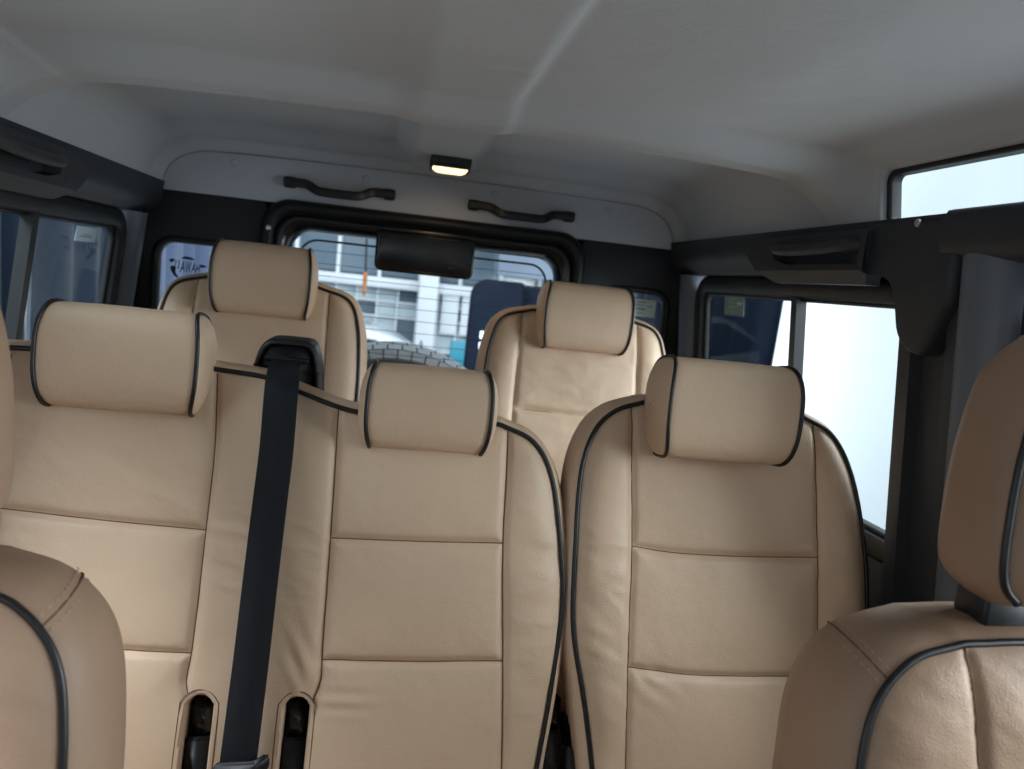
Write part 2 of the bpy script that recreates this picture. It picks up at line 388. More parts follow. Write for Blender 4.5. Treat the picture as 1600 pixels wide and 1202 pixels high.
def roll_headrest(name, parent, c, w, a, b, tilt, mat='leather', yaw=0.0, cap=0.02, nexp=3.2, taper=0.0, pipe_r=0.0031, belly=0.010, seed=0, bow=0.09):
    """bolster head cushion: c centre, half width w, half height a, half depth b; panel + two piped end caps"""
    t = math.radians(tilt); nph, nx = 72, 60
    ph = np.linspace(0, 2 * math.pi, nph, endpoint=False)
    def section(k=1.0):
        cs, sn = np.cos(ph), np.sin(ph)
        d = b * np.sign(cs) * np.abs(cs) ** (2 / nexp); s_ = a * np.sign(sn) * np.abs(sn) ** (2 / nexp)
        d = d * (1 + 0.10 * (s_ / a))             # fuller at the top
        return d * k, s_ * k
    cy_, sy_ = math.cos(math.radians(yaw)), math.sin(math.radians(yaw))
    def W(x, s_, d):
        x, s_, d = np.broadcast_arrays(np.asarray(x, float), s_, d)
        y = s_ * math.sin(t) - d * math.cos(t); z = s_ * math.cos(t) + d * math.sin(t)
        return np.stack([c[0] + x * cy_ - y * sy_, c[1] + x * sy_ + y * cy_, c[2] + z], -1)
    pinch = lambda s_: 1 - bow * np.abs(s_ / a) ** 2.6 - taper * (s_ / a)
    rings = []
    for x in np.linspace(-w, w, nx):
        q = x / w; k = 1 + belly * (1 - q * q)
        d, s_ = section(k)
        pin = 0.003 * np.exp(-(w - abs(x)) / 0.006)
        nz = 0.0022 * (fbm(np.full(nph, x * 14 + seed), np.cos(ph) * 1.7 + np.sin(ph) * 2.3 + 5, seed) - 0.5)
        f_ = 1 - pin / a + nz / a
        rings.append(W(x * pinch(s_), s_ * f_, d * f_))
    fr_ = mesh(name, np.vstack(rings), grid_faces(nx, nph, close_v=True), mat, parent)
    for sg in (-1, 1):
        cv = []; ks = np.sin(np.linspace(0, 1, 18) * math.pi / 2)
        for k in ks[:-1]:
            d, s_ = section(0.985 * math.cos(k * math.pi / 2) ** 0.72)
            cv.append(W(sg * (w * pinch(s_) + cap * math.sin(k * math.pi / 2)), s_, d))
        V = np.vstack(cv + [W(np.array([sg * (w + cap)]), np.zeros(1), np.zeros(1))]); n0 = len(cv)
        F_ = grid_faces(n0, nph, close_v=True) + [((n0 - 1) * nph + i, (n0 - 1) * nph + (i + 1) % nph, n0 * nph) for i in range(nph)]
        mesh('end_cap', V, F_, mat, fr_)
        d, s_ = section(1.0)
        tube('piping', W(sg * w * pinch(s_), s_ * 1.0, d * 1.0), pipe_r, 'piping', fr_, 8, closed=True)
    return fr_

# wrinkle fields ------------------------------------------------------
def ridges(X, S, ang, fx, fs, seed):
    a = math.radians(ang); p = X * math.cos(a) + S * math.sin(a); q = -X * math.sin(a) + S * math.cos(a)
    p = p + 0.02 * (fbm(X * 12, S * 12, seed + 20) - 0.5)
    n = fbm(p * fx, q * fs, seed)
    return 1 - np.abs(2 * n - 1) * 2

def band(v, a, b, s_):
    return 1 / (1 + np.exp(-(v - a) / s_)) * 1 / (1 + np.exp((v - b) / s_))

# ================================================================== SETTING
# ---- ground outside
tag(mesh('ground', [(-30, -25, 0), (30, -25, 0), (30, 40, 0), (-30, 40, 0)], [(0, 1, 2, 3)], 'floorc', smooth=False), kind='structure')
# ---- plain white wall on the right
tag(rbox('white_wall', (3.25, 2.3, 0.004), (3.40, 9.0, 3.7), 'white', bev=0.0), kind='structure')

# ---- roof lining: lofted cross sections (right gutter -> centre -> left gutter)
S_MAIN = [(.712, 1.772), (.704, 1.825), (.694, 1.869), (.664, 1.892), (.60, 1.903), (.30, 1.909), (0, 1.911)]
S_BAR = [(.715, 1.776), (.694, 1.803), (.658, 1.832), (.614, 1.853), (.555, 1.866), (.30, 1.874), (0, 1.877)]
S_REC = [(.722, 1.772), (.716, 1.830), (.704, 1.880), (.665, 1.920), (.58, 1.939), (.30, 1.946), (0, 1.949)]
S_LIP0 = [(.728, 1.772), (.720, 1.822), (.698, 1.864), (.655, 1.896), (.57, 1.911), (.30, 1.915), (0, 1.918)]
S_LIP1 = [(.712, 1.772), (.700, 1.815), (.680, 1.846), (.635, 1.872), (.56, 1.883), (.30, 1.889), (0, 1.891)]
def half(ctrl, n=252):
    P = np.array(ctrl, float); E_ = np.vstack([2 * P[0] - P[1], P, [-P[-2][0], P[-2][1]]]); out = []
    k = n // (len(P) - 1)
    for i in range(1, len(E_) - 2):
        p0, p1, p2, p3 = E_[i - 1:i + 3]; t = np.linspace(0, 1, k, endpoint=False)[:, None]
        out.append(0.5 * ((2 * p1) + (-p0 + p2) * t + (2 * p0 - 5 * p1 + 4 * p2 - p3) * t ** 2 + (-p0 + 3 * p1 - 3 * p2 + p3) * t ** 3))
    H = np.vstack(out + [P[-1][None]])
    return np.vstack([H, (H[:-1] * [-1, 1])[::-1]])
HM, HB, HR, HL0, HL1 = [half(s_) for s_ in (S_MAIN, S_BAR, S_REC, S_LIP0, S_LIP1)]
def sst(a, b, v):
    t = np.clip((v - a) / (b - a), 0, 1); return t * t * (3 - 2 * t)
def roof_section(y):
    wr = sst(1.345, 1.41, y)
    P = HM * (1 - wr) + HR * wr
    wb = sst(1.215, 1.300, y) * (1 - sst(1.352, 1.380, y))
    P = P * (1 - wb) + HB * wb
    wl = sst(2.02, 2.125, y); P = P * (1 - wl) + HL0 * wl
    wl = sst(2.135, 2.185, y); P = P * (1 - wl) + HL1 * wl
    x = P[:, 0]
    amp = 0.0155 * (1 - 0.75 * wb) * (1 - sst(1.345, 1.385, y)) + 0.042 * sst(1.352, 1.40, y) * (1 - sst(2.06, 2.14, y)) + 0.003 * wb
    wr2 = sst(1.33, 1.40, y)
    lin = np.clip((x - .076) / (.019 + .022 * wr2), 0, 1); lin = .85 * lin + .15 * lin * lin * (3 - 2 * lin)
    rib = sst(-0.115, -0.055, x) * (1 - lin)
    P = P.copy(); P[:, 1] -= amp * rib
    # slight sag and press marks in the glued cloth
    P[:, 1] += 0.004 * (fbm(x * 5 + 3, np.full(len(x), y * 4.0), 31) - 0.5) * np.clip((0.64 - np.abs(x)) / 0.1, 0, 1)
    for (mx, my, ma) in ((-0.36, 1.33, .005), (-0.15, 1.34, .004), (0.05, 1.05, .004), (0.34, 1.335, .004), (-0.2, 0.95, .003)):
        P[:, 1] += ma * np.exp(-((x - mx) / .03) ** 2 - ((y - my) / .008) ** 2)
    return P
ys = np.unique(np.concatenate([np.linspace(-0.62, 0.9, 70), np.linspace(0.9, 1.21, 32), np.linspace(1.21, 1.335, 32), np.linspace(1.335, 1.43, 50), np.linspace(1.43, 2.0, 32), np.linspace(2.0, 2.19, 40)]))
secs = [roof_section(y) for y in ys]; nsec = len(secs[0])
V = np.vstack([np.stack([P[:, 0], np.full(nsec, y), P[:, 1]], 1) for P, y in zip(secs, ys)])
Fr = grid_faces(len(ys), nsec)
AL_Y0, AL_Y1, AL_Z0, AL_Z1 = 0.40, 1.205, 1.778, 1.874        # roof-edge ("alpine") window openings
fa = np.array(Fr); cen = V[fa].mean(1)
zm = (HM[:-1, 1] + HM[1:, 1]) / 2; zj = np.tile(zm, len(ys) - 1); xj = np.tile(np.abs(HM[:-1, 0]), len(ys) - 1)
rc = .026; qy = np.maximum(np.abs(cen[:, 1] - (AL_Y0 + AL_Y1) / 2) - ((AL_Y1 - AL_Y0) / 2 + .002 - rc), 0); qz = np.maximum(np.abs(zj - (AL_Z0 + AL_Z1) / 2) - ((AL_Z1 - AL_Z0) / 2 + .002 - rc), 0)
ins = (np.hypot(qy, qz) < rc) & (xj > 0.66)
roof = tag(mesh('roof_lining', V, fa[~ins], 'liner'), kind='structure')
# outer roof skin keeps daylight out above the lining
OS = half([(.80, 1.70), (.775, 1.80), (.74, 1.90), (.69, 1.965), (.60, 1.985), (.30, 1.995), (0, 2.0)], 42)
oy = np.linspace(-0.65, 2.32, 40); V = np.vstack([np.stack([OS[:, 0], np.full(len(OS), y), OS[:, 1]], 1) for y in oy])
fa = np.array(grid_faces(len(oy), len(OS))); cen = V[fa].mean(1)
ins = (cen[:, 1] > AL_Y0 - .03) & (cen[:, 1] < AL_Y1 + .03) & (cen[:, 2] > 1.765) & (cen[:, 2] < 1.91) & (np.abs(cen[:, 0]) > 0.6)
tag(mesh('roof_skin', V, fa[~ins], 'trim2'), kind='structure')

# alpine windows
for sg, lab in ((1, 'narrow roof-edge window glowing white, upper right'), (-1, 'narrow roof-edge window at the left edge of the roof lining')):
    t = thing('roof_edge_window', (sg * .70, .8, 1.79), lab, 'window')
    xs = lambda z: .7075 - (z - 1.80) * .17
    loop = rrect(AL_Y0, AL_Y1, AL_Z0, AL_Z1, .022, 6)
    def L(off, dx):
        q = rrect(AL_Y0 - off, AL_Y1 + off, AL_Z0 - off, AL_Z1 + off, .022 + max(off, -.015), 6)
        return [(sg * (xs(z) + dx), y, z) for (y, z) in q]
    ring('lining_reveal', [L(.010, -.0012), L(.004, -.003), L(.001, -.0025), L(-.001, .002), L(-.003, .014)], 'liner', t)
    ring('rubber_frame', [L(-.002, .010), L(-.004, .007), L(-.0085, .008), L(-.0095, .014), L(-.0095, .030)], 'rubber', t)
    g = L(-.003, .020); mesh('pane', g, [tuple(range(len(g)))], 'glass_dark', t, smooth=False)

# rear header board under the lip of the lining
P1 = HL1.copy(); pts = [(p[0] * .9972, p[1] - .0018) for p in P1]
prism('rear_header_board', pts, 1, 2.1885, 2.205, 'header')
hb = bpy.data.objects['rear_header_board']; tag(hb, kind='structure')
tube('edge_line', [(p[0], 2.187, p[1]) for p in pts[6:-6]], .0008, 'header', hb, 6)
for (x, z) in ((-.528, 1.860), (-.184, 1.861), (.171, 1.865), (.50, 1.860)):
    prism('screw_cap', [(x + .010 * math.cos(a), z + .010 * math.sin(a)) for a in np.linspace(0, 2 * math.pi, 20, endpoint=False)], 1, 2.185, 2.19, 'header', hb, bev=.0015, smooth=True)

# ---- side walls with pillars and cant rails
def WX(z): return .757 + (1.66 - z) * .11          # window plane leans in towards the roof
WIN = dict(y0=1.155, y1=2.045, z0=1.245, z1=1.657)
FWIN = dict(y0=-.15, y1=.86, z0=1.245, z1=1.657)
def sweep_y(name, prof, y0, y1, mat, parent, n=24, sg=1, wob=0.0):
    prof = cr(prof, 36); yy = np.linspace(y0, y1, n); V = []
    for y in yy: V += [(sg * p[0], y, p[1]) for p in prof]
    return mesh(name, V, grid_faces(n, len(prof)), mat, parent)
for sg, side in ((1, 'right'), (-1, 'left')):
    wall = tag(mesh('side_wall_' + side, [(sg * WX(1.25) , -.7, 1.245), (sg * WX(1.25), 2.22, 1.245), (sg * .84, 2.22, 1.0), (sg * .84, -.7, 1.0), (sg * .80, -.7, .74), (sg * .80, 2.22, .74),
                                             (sg * (WX(1.25) + .05), -.7, 1.245), (sg * (WX(1.25) + .05), 2.22, 1.245), (sg * .89, 2.22, .7), (sg * .89, -.7, .7)],
                    [(0, 1, 2, 3), (3, 2, 5, 4), (0, 6, 7, 1), (6, 9, 8, 7)], 'trim', smooth=False), kind='structure')
    # cant rail below the lining, rear run
    sweep_y('cant_rail', [(.700, 1.790), (.703, 1.778), (.705, 1.757), (.712, 1.738), (.726, 1.722), (.742, 1.709), (.751, 1.701), (.775, 1.6985)], 1.00, 2.19, 'trim', wall, 40, sg)
    # front run: a thicker separate moulding
    sweep_y('front_rail_moulding', [(.715, 1.796), (.700, 1.794), (.692, 1.780), (.690, 1.755), (.695, 1.735), (.712, 1.724), (.745, 1.718), (.80, 1.70)], -.7, 1.030, 'trim', wall, 40, sg)
    prism('rail_end', [(sg * .69, 1.755), (sg * .694, 1.735), (sg * .712, 1.724), (sg * .75, 1.718), (sg * .75, 1.79), (sg * .70, 1.794), (sg * .692, 1.78)], 1, 1.030, 1.034, 'trim', wall)
    # rear (D) pillar: rounded post and backing, seal line behind it
    V = []; nz = 20
    for z in np.linspace(1.70, 1.0, nz):
        x = WX(z)
        pr = cr([(x + .03, 2.078), (x - .004, 2.084), (x - .022, 2.096), (x - .030, 2.118), (x - .027, 2.145), (x - .012, 2.162), (x + .02, 2.168)], 24)
        V += [(sg * p[0], p[1], z) for p in pr]
    mesh('rear_post', V, grid_faces(nz, 24), 'trim2', wall)
    tube('post_seal', [(sg * (WX(z) - .012), 2.170, z) for z in np.linspace(1.71, 1.0, 10)], .008, 'rubber', wall, 10)
    rbox('post_backing', (min(sg * .784, sg * .800), 2.082, 1.0), (max(sg * .784, sg * .800), 2.22, 1.72), 'trim', wall, .004)
    # door (B) pillar
    V = []
    for z in np.linspace(1.74, 1.0, nz):
        x = WX(z)
        pr = cr([(x + .02, .905), (x - .012, .915), (x - .040, .935), (x - .050, .965), (x - .046, .992), (x - .030, 1.006), (x + .02, 1.012)], 24)
        V += [(sg * p[0], p[1], z) for p in pr]
    mesh('door_post', V, grid_faces(nz, 24), 'trim2', wall)
    tube('door_seal', [(sg * (WX(z) - .014), .895, z) for z in np.linspace(1.73, 1.0, 10)], .013, 'rubber', wall, 10)
    V = []
    for z in np.linspace(1.66, 1.0, nz):
        x = WX(z); V += [(sg * (x + .012), 1.160, z), (sg * (x - .022), 1.152, z), (sg * (x - .030), 1.142, z), (sg * (x - .030), 1.112, z), (sg * (x - .012), 1.106, z), (sg * (x - .012), 1.040, z), (sg * (x - .030), 1.034, z), (sg * (x - .032), 1.005, z)]
    mesh('belt_channel', V, grid_faces(nz, 8), 'trim', wall, smooth=False)
    # T-shaped shroud over the belt outlet
    T_ = cr([(1.290, 1.787), (1.286, 1.765), (1.275, 1.742), (1.252, 1.722), (1.222, 1.708)], 10).tolist() + cr([(1.17, 1.706), (1.145, 1.698), (1.130, 1.68), (1.122, 1.655), (1.118, 1.62), (1.112, 1.598), (1.095, 1.583), (1.075, 1.579), (1.058, 1.588), (1.040, 1.615), (1.022, 1.645), (1.006, 1.662)], 26).tolist() + [(1.002, 1.70), (1.002, 1.787)]
    bm_p = [(sg * .0, 0)]
    n_ = len(T_); V = []; RX = [(.735, 0), (.712, 0), (.7045, .002), (.700, .006), (.6975, .012)]
    cT = np.mean(T_, 0)
    for (x, ins_) in RX:
        for p in T_:
            d = cT - np.array(p); d /= np.linalg.norm(d); q = np.array(p) + d * ins_
            lean = max(0, 1.70 - q[1]) * .13
            V.append((sg * (x + lean), q[0], q[1]))
    Fs = grid_faces(len(RX), n_, close_v=True)
    bm = bmesh.new(); vs = [bm.verts.new(v) for v in V]
    for f in Fs: bm.faces.new([vs[i] for i in f])
    f = bm.faces.new([vs[4 * n_ + k] for k in range(n_)]); bmesh.ops.triangulate(bm, faces=[f])
    bmesh.ops.recalc_face_normals(bm, faces=bm.faces)
    me = bpy.data.meshes.new('belt_shroud'); bm.to_mesh(me); bm.free(); o_ = link('belt_shroud', me, 'trim', wall, smooth=True)
    for p_ in me.polygons:
        if len(p_.vertices) == 3: p_.use_smooth = False
    p = at_y(1457, 353, 1.085); 
    prism('screw', [(1.092 + .006 * math.cos(a), 1.779 + .006 * math.sin(a)) for a in np.linspace(0, 2 * math.pi, 14, endpoint=False)], 0, sg * .6935, sg * .70, 'steel', wall, bev=.001, smooth=True)

def side_window(sg, W, lab, divider, mirror_light=True):
    t = thing('side_window', (sg * .8, (W['y0'] + W['y1']) / 2, W['z0']), lab, 'window')
    def L(off, dx):
        q = rrect(W['y0'] - off, W['y1'] + off, W['z0'] - off, W['z1'] + off, .035 + max(off, -.02), 6)
        return [(sg * (WX(z) + dx), y, z) for (y, z) in q]
    ring('rubber_frame', [L(.044, .010), L(.040, -.003), L(.034, -.006), L(.006, -.006), L(.001, -.002), L(-.001, .008), L(-.002, .016)], 'rubber', t)
    ring('glass_channel', [L(-.001, .010), L(-.006, .008), L(-.008, .014), L(-.008, .022)], 'rubber', t)
    if divider is None:
        g = L(-.004, .017); mesh('pane', g, [tuple(range(len(g)))], 'glass', t, smooth=False)
    else:
        for (a, b, dx) in ((W['y0'], divider + .01, .019), (divider - .01, W['y1'], .013)):
            q = rrect(a, b, W['z0'], W['z1'], .02, 4); V = [(sg * (WX(z) + dx), y, z) for (y, z) in q]
            mesh('pane', V, [tuple(range(len(V)))], 'glass_dark', t, smooth=False)
        V = []
        for z in (W['z1'] + .002, W['z0'] - .002):
            x = WX(z); V += [(sg * (x + a), divider + b, z) for (a, b) in ((-.003, -.012), (-.003, .012), (.02, .012), (.02, -.012))]
        mesh('divider', V, grid_faces(2, 4, close_v=True), 'rubber', t, smooth=False)
    return t
side_window(1, WIN, 'sliding side window with black divider, glowing white behind the right seats', 1.535)
side_window(-1, WIN, 'sliding side window with black divider in front of dark blue curtain on the left', 1.590)
side_window(1, FWIN, 'front door window at the far right edge behind the front headrest', None)

# ---- front of the cabin, behind the camera: scuttle and windscreen, added to dim light from ahead
tag(rbox('front_scuttle', (-.80, -.70, .72), (.80, -.58, 1.24), 'trim', bev=.03, seg=3), kind='structure')
tag(mesh('windscreen', [(-.76, -.64, 1.235), (.76, -.64, 1.235), (.72, -.60, 1.90), (-.72, -.60, 1.90)], [(0, 1, 2, 3)], glass_mat('dimming_windscreen', (0.27, 0.30, 0.31), 0.02), smooth=False), kind='structure')
# ---- floor and tail wall panels
tag(rbox('cabin_floor', (-.80, -.9, .70), (.80, 2.22, .75), 'carpet', bev=0.0), kind='structure')
def plate_hole(name, outer, inner, y, mat, parent=None, depth=.03, n=120, cx=None):
    o_ = resample(np.array(outer + [outer[0]]), 600)[:-1]; i_ = resample(np.array(inner + [inner[0]]), 600)[:-1]
    c = i_.mean(0); ang = np.linspace(-math.pi, math.pi, n, endpoint=False)
    def byang(P):
        a = np.arctan2(P[:, 1] - c[1], P[:, 0] - c[0]); k = np.argsort(a); a = a[k]; P = P[k]
        ae = np.concatenate([a - 2 * math.pi, a, a + 2 * math.pi]); Pe = np.vstack([P, P, P])
        return np.stack([np.interp(ang, ae, Pe[:, 0]), np.interp(ang, ae, Pe[:, 1])], 1)
    O, I = byang(o_), byang(i_)
    R_ = [[(p[0], y, p[1]) for p in O], [(p[0], y, p[1]) for p in I + (O - I) / np.linalg.norm(O - I, axis=1)[:, None] * .006], [(p[0], y + .005, p[1]) for p in I], [(p[0], y + depth, p[1]) for p in I]]
    return ring(name, R_, mat, parent)
for sg, side in ((1, 'right'), (-1, 'left')):
    xa, xb = sorted((sg * .44, sg * .80)); wa, wb = sorted((sg * .520, sg * .716))
    pl = plate_hole('rear_corner_panel_' + side, rrect(xa, xb, .78, 1.7735, .0015, 1), rrect(wa, wb, 1.25, 1.640, .045, 6), 2.198, 'trimdark')
    tag(pl, kind='structure')
    t = thing('corner_window', (sg * .62, 2.22, 1.25), 'small rear corner window with dark turtle decal, behind the left rear seat' if sg < 0 else 'small rear corner window with pale sticker, behind the right rear seat', 'window')
    def L(off, y):
        return [(x, y, z) for (x, z) in rrect(wa - off, wb + off, 1.25 - off, 1.640 + off, .045 + off, 6)]
    ring('rubber_frame', [L(.012, 2.1975), L(.006, 2.193), L(-.002, 2.194), L(-.006, 2.204), L(-.006, 2.225)], 'rubber', t)
    g = L(-.002, 2.222); mesh('pane', g, [tuple(range(len(g)))], 'glass', t, smooth=False)

tb0 = tag(rbox('tail_panel', (-.80, 2.238, 1.765), (.80, 2.262, 1.995), 'trimdark', bev=0.0), kind='structure')  # backing plates added behind the tail wall to stop light leaks
for sg in (-1, 1):
    for (xa, xb, za, zb) in ((.40, .512, .76, 1.7649), (.722, .84, .76, 1.7649), (.5121, .7219, .76, 1.245), (.5121, .7219, 1.648, 1.7649)):
        a_, b_ = sorted((sg * xa, sg * xb)); rbox('tail_post', (a_, 2.240, za), (b_, 2.262, zb), 'trimdark', tb0, bev=0.0)

# ================================================================== TAIL DOOR
door = thing('rear_door', (0, 2.2, .78), 'black rear door with wide window and spare wheel outside, behind the rear seats', 'door')
def DR(x, z0, z1, r, y, crown=0.0):
    return [(px, y, pz + (crown * (1 - (px / x) ** 2) if pz > 1.4 else 0)) for (px, pz) in rrect(-x, x, z0, z1, r, 8)]
ring('outer_frame', [DR(.455, .78, 1.778, .075, 2.199, .018), DR(.450, .785, 1.776, .072, 2.180, .018), DR(.440, .79, 1.768, .07, 2.166, .017), DR(.428, .80, 1.757, .066, 2.163, .016), DR(.418, .81, 1.746, .062, 2.172, .014), DR(.413, .815, 1.741, .06, 2.190, .013)], 'rubber', door)
ring('inner_frame', [DR(.414, .82, 1.742, .06, 2.186, .013), DR(.408, .83, 1.737, .058, 2.178, .012), DR(.398, .86, 1.728, .056, 2.178, .011), DR(.386, .92, 1.716, .055, 2.186, .010), DR(.378, 1.0, 1.707, .055, 2.197, .009), DR(.374, 1.1, 1.702, .055, 2.215, .008), DR(.373, 1.1, 1.701, .055, 2.235, .008)], 'gloss', door)
rbox('lower_panel', (-.40, 2.19, .80), (.40, 2.225, 1.12), 'trim', door, .004)
g = DR(.376, 1.1, 1.704, .055, 2.232, .008); mesh('pane', g, [tuple(range(len(g)))], 'glass_rear', door, smooth=False)
tube('glass_seal', DR(.352, 1.12, 1.682, .050, 2.236, .006), .0035, 'rubber', door, 6, closed=True)
for k in range(13):
    z = 1.655 - k * .034
    tube('heater_line', [(x, 2.229, z) for x in (-.345, 0, .345)], .0008, 'darkgrey', door, 4)
wc = prism('wiper_motor_cover', rrect(-.142, .126, 1.619, 1.725, (.02, .02, .004, .004), 5), 1, 2.125, 2.20, 'gloss', door, bev=.005, smooth=True)
tube('cover_trim', [(x, 2.1245, z) for (x, z) in rrect(-.136, .120, 1.625, 1.72, (.018, .018, .004, .004), 5)], .0016, 'gloss', wc, 6, closed=True)
prism('cover_plug', [(.062 + .008 * math.cos(a), 1.645 + .008 * math.sin(a)) for a in np.linspace(0, 2 * math.pi, 16, endpoint=False)], 1, 2.120, 2.126, 'gloss', wc, bev=.001, smooth=True)
prism('bolt', [(-.427 + .007 * math.cos(a), 1.700 + .007 * math.sin(a)) for a in np.linspace(0, 2 * math.pi, 12, endpoint=False)], 1, 2.158, 2.166, 'steel', door, bev=.001, smooth=True)

# ---- spare wheel outside the door
sw = thing('spare_wheel', (-.055, 2.42, 1.0), 'dusty grey spare tyre seen over the middle headrest through the rear window', 'wheel')
cxw, czw, RW = -.055, 1.000, .405
prof = [(.20, 2.30), (.27, 2.285), (.32, 2.282), (.350, 2.290), (.370, 2.306), (.384, 2.330), (.394, 2.365), (.398, 2.42), (.394, 2.475), (.384, 2.51), (.370, 2.534), (.35, 2.55), (.27, 2.55), (.20, 2.54)]
pr = cr(prof, 50); nseg = 120; V = []
for k in range(nseg):
    a = 2 * math.pi * k / nseg
    V += [(cxw + r_ * math.sin(a), y, czw + r_ * math.cos(a)) for (r_, y) in pr]
mesh('tyre', V, grid_faces(nseg, len(pr), close_u=True), 'tyre', sw)
tread = bpy.data.objects.new('tread_blocks', None)
blk = None
bm = bmesh.new()
for k in range(56):
    a0 = 2 * math.pi * k / 56
    for (y0, y1, sh) in ((2.298, 2.326, 0), (2.330, 2.366, .3), (2.371, 2.418, .6), (2.423, 2.470, 0.1), (2.475, 2.528, .5)):
        aa, ab = a0 + sh * .112 + .003, a0 + sh * .112 + .102
        vs = []; rp = np.array([(2.296, .358), (2.306, .370), (2.330, .384), (2.365, .394), (2.42, .398), (2.475, .394), (2.51, .384), (2.534, .370)])
        r0, r1 = np.interp(y0, rp[:, 0], rp[:, 1]), np.interp(y1, rp[:, 0], rp[:, 1])
        for (a, y, r_) in ((aa, y0, r0 - .004), (ab, y0, r0 - .004), (ab, y1, r1 - .004), (aa, y1, r1 - .004), (aa, y0, r0 + .007), (ab, y0, r0 + .007), (ab, y1, r1 + .007), (aa, y1, r1 + .007)):
            vs.append(bm.verts.new((cxw + r_ * math.sin(a), y, czw + r_ * math.cos(a))))
        for f in ((4, 5, 6, 7), (0, 1, 5, 4), (1, 2, 6, 5), (2, 3, 7, 6), (3, 0, 4, 7)): bm.faces.new([vs[i] for i in f])
bmesh.ops.recalc_face_normals(bm, faces=bm.faces)
me = bpy.data.meshes.new('tread_blocks'); bm.to_mesh(me); bm.free()
bpy.data.objects.remove(tread)
link('tread_blocks', me, 'tread', sw, smooth=False)
pr2 = cr([(.03, 2.34), (.10, 2.335), (.14, 2.33), (.17, 2.345), (.19, 2.33), (.205, 2.31)], 30); V = []
for k in range(64):
    a = 2 * math.pi * k / 64; V += [(cxw + r_ * math.sin(a), y, czw + r_ * math.cos(a)) for (r_, y) in pr2]
mesh('rim', V, grid_faces(64, 30, close_u=True), 'steel', sw)

# ================================================================== FITTINGS
def bar_handle(name, pts, w, th, mat, lab, cat='grab handle', group=None):
    """flat strap handle along pts (world), height w, thickness th"""
    P = cr(pts, 40); V = []; 
    q = rrect(-w / 2, w / 2, -th / 2, th / 2, min(w, th) * .35, 3)
    T = np.gradient(P, axis=0); T /= np.linalg.norm(T, axis=1)[:, None]
    for i, p in enumerate(P):
        up = np.array((0, 0, 1.0)); up -= T[i] * up.dot(T[i]); up /= np.linalg.norm(up); bi = np.cross(T[i], up)
        V += [p + up * a + bi * b for (a, b) in q]
    n = len(q); F_ = grid_faces(len(P), n, close_v=True) + [tuple(range(n))[::-1], tuple((len(P) - 1) * n + k for k in range(n))]
    o = mesh(name, V, F_, mat); return tag(o, lab, cat, group)
for x0, lab in ((-.398, 'black strap handle on the rear header, left of the lamp'), (.098, 'black strap handle on the rear header, right of the lamp')):
    L_ = .296 if x0 < 0 else .304; zz = 1.8235
    h = bar_handle('grab_handle', [(x0, 2.174, zz + .003), (x0 + .04, 2.172, zz + .003), (x0 + .064, 2.168, zz + .001), (x0 + .090, 2.150, zz - .013), (x0 + .115, 2.144, zz - .016), (x0 + L_ - .115, 2.144, zz - .016), (x0 + L_ - .090, 2.150, zz - .013), (x0 + L_ - .064, 2.168, zz + .001), (x0 + L_ - .04, 2.172, zz + .003), (x0 + L_, 2.174, zz + .003)], .0235, .014, 'blackp', lab)
    for xx in (x0 + .016, x0 + L_ - .016):
        rbox('end_foot', (xx - .014, 2.172, zz - .012), (xx + .014, 2.189, zz + .017), 'blackp', h, .003)

# side grab handles in their hexagonal housings
for sg, lab in ((1, 'dark grab handle in angular housing above the right side window'), (-1, 'dark grab handle in angular housing above the left side window')):
    t = thing('side_grab_handle', (sg * .70, 1.45, 1.73), lab, 'grab handle')
    O = [(1.20, 1.776), (1.60, 1.776), (1.66, 1.742), (1.60, 1.705), (1.53, 1.683), (1.20, 1.683)]
    I = [(1.22, 1.757), (1.46, 1.757), (1.525, 1.746), (1.515, 1.728), (1.46, 1.718), (1.22, 1.718)]
    ring('housing', [[(sg * .722, y, z) for (y, z) in O], [(sg * (.688 if z > 1.69 else .700), y - .006 * (1 if y > 1.4 else -1), z) for (y, z) in O], [(sg * .684, y + .02 * (1 if y > 1.4 else -1), z + (.012 if z > 1.735 else -.012)) for (y, z) in I], [(sg * .686, y, z) for (y, z) in I], [(sg * .712, y - .012 * (1 if y > 1.4 else -1), z) for (y, z) in I]], 'trim', t, cap=True)
    bpy.context.view_layer.objects.active = None
    for p_ in t.children[0].data.polygons: p_.use_smooth = False
    P = cr([(sg * .700, 1.225, 1.750), (sg * .672, 1.25, 1.748), (sg * .664, 1.30, 1.744), (sg * .662, 1.37, 1.742), (sg * .664, 1.44, 1.744), (sg * .676, 1.49, 1.748), (sg * .694, 1.515, 1.750)], 30)
    V_, F_ = tube_geo(P, .012, 10, up=(0, 0, 1), flat=.9); mesh('grip', V_, F_, 'trim', t)

# ceiling lamp
dl = thing('ceiling_lamp', (.028, 1.95, 1.90), 'small black ceiling lamp with glowing warm lens on the roof rib', 'lamp')
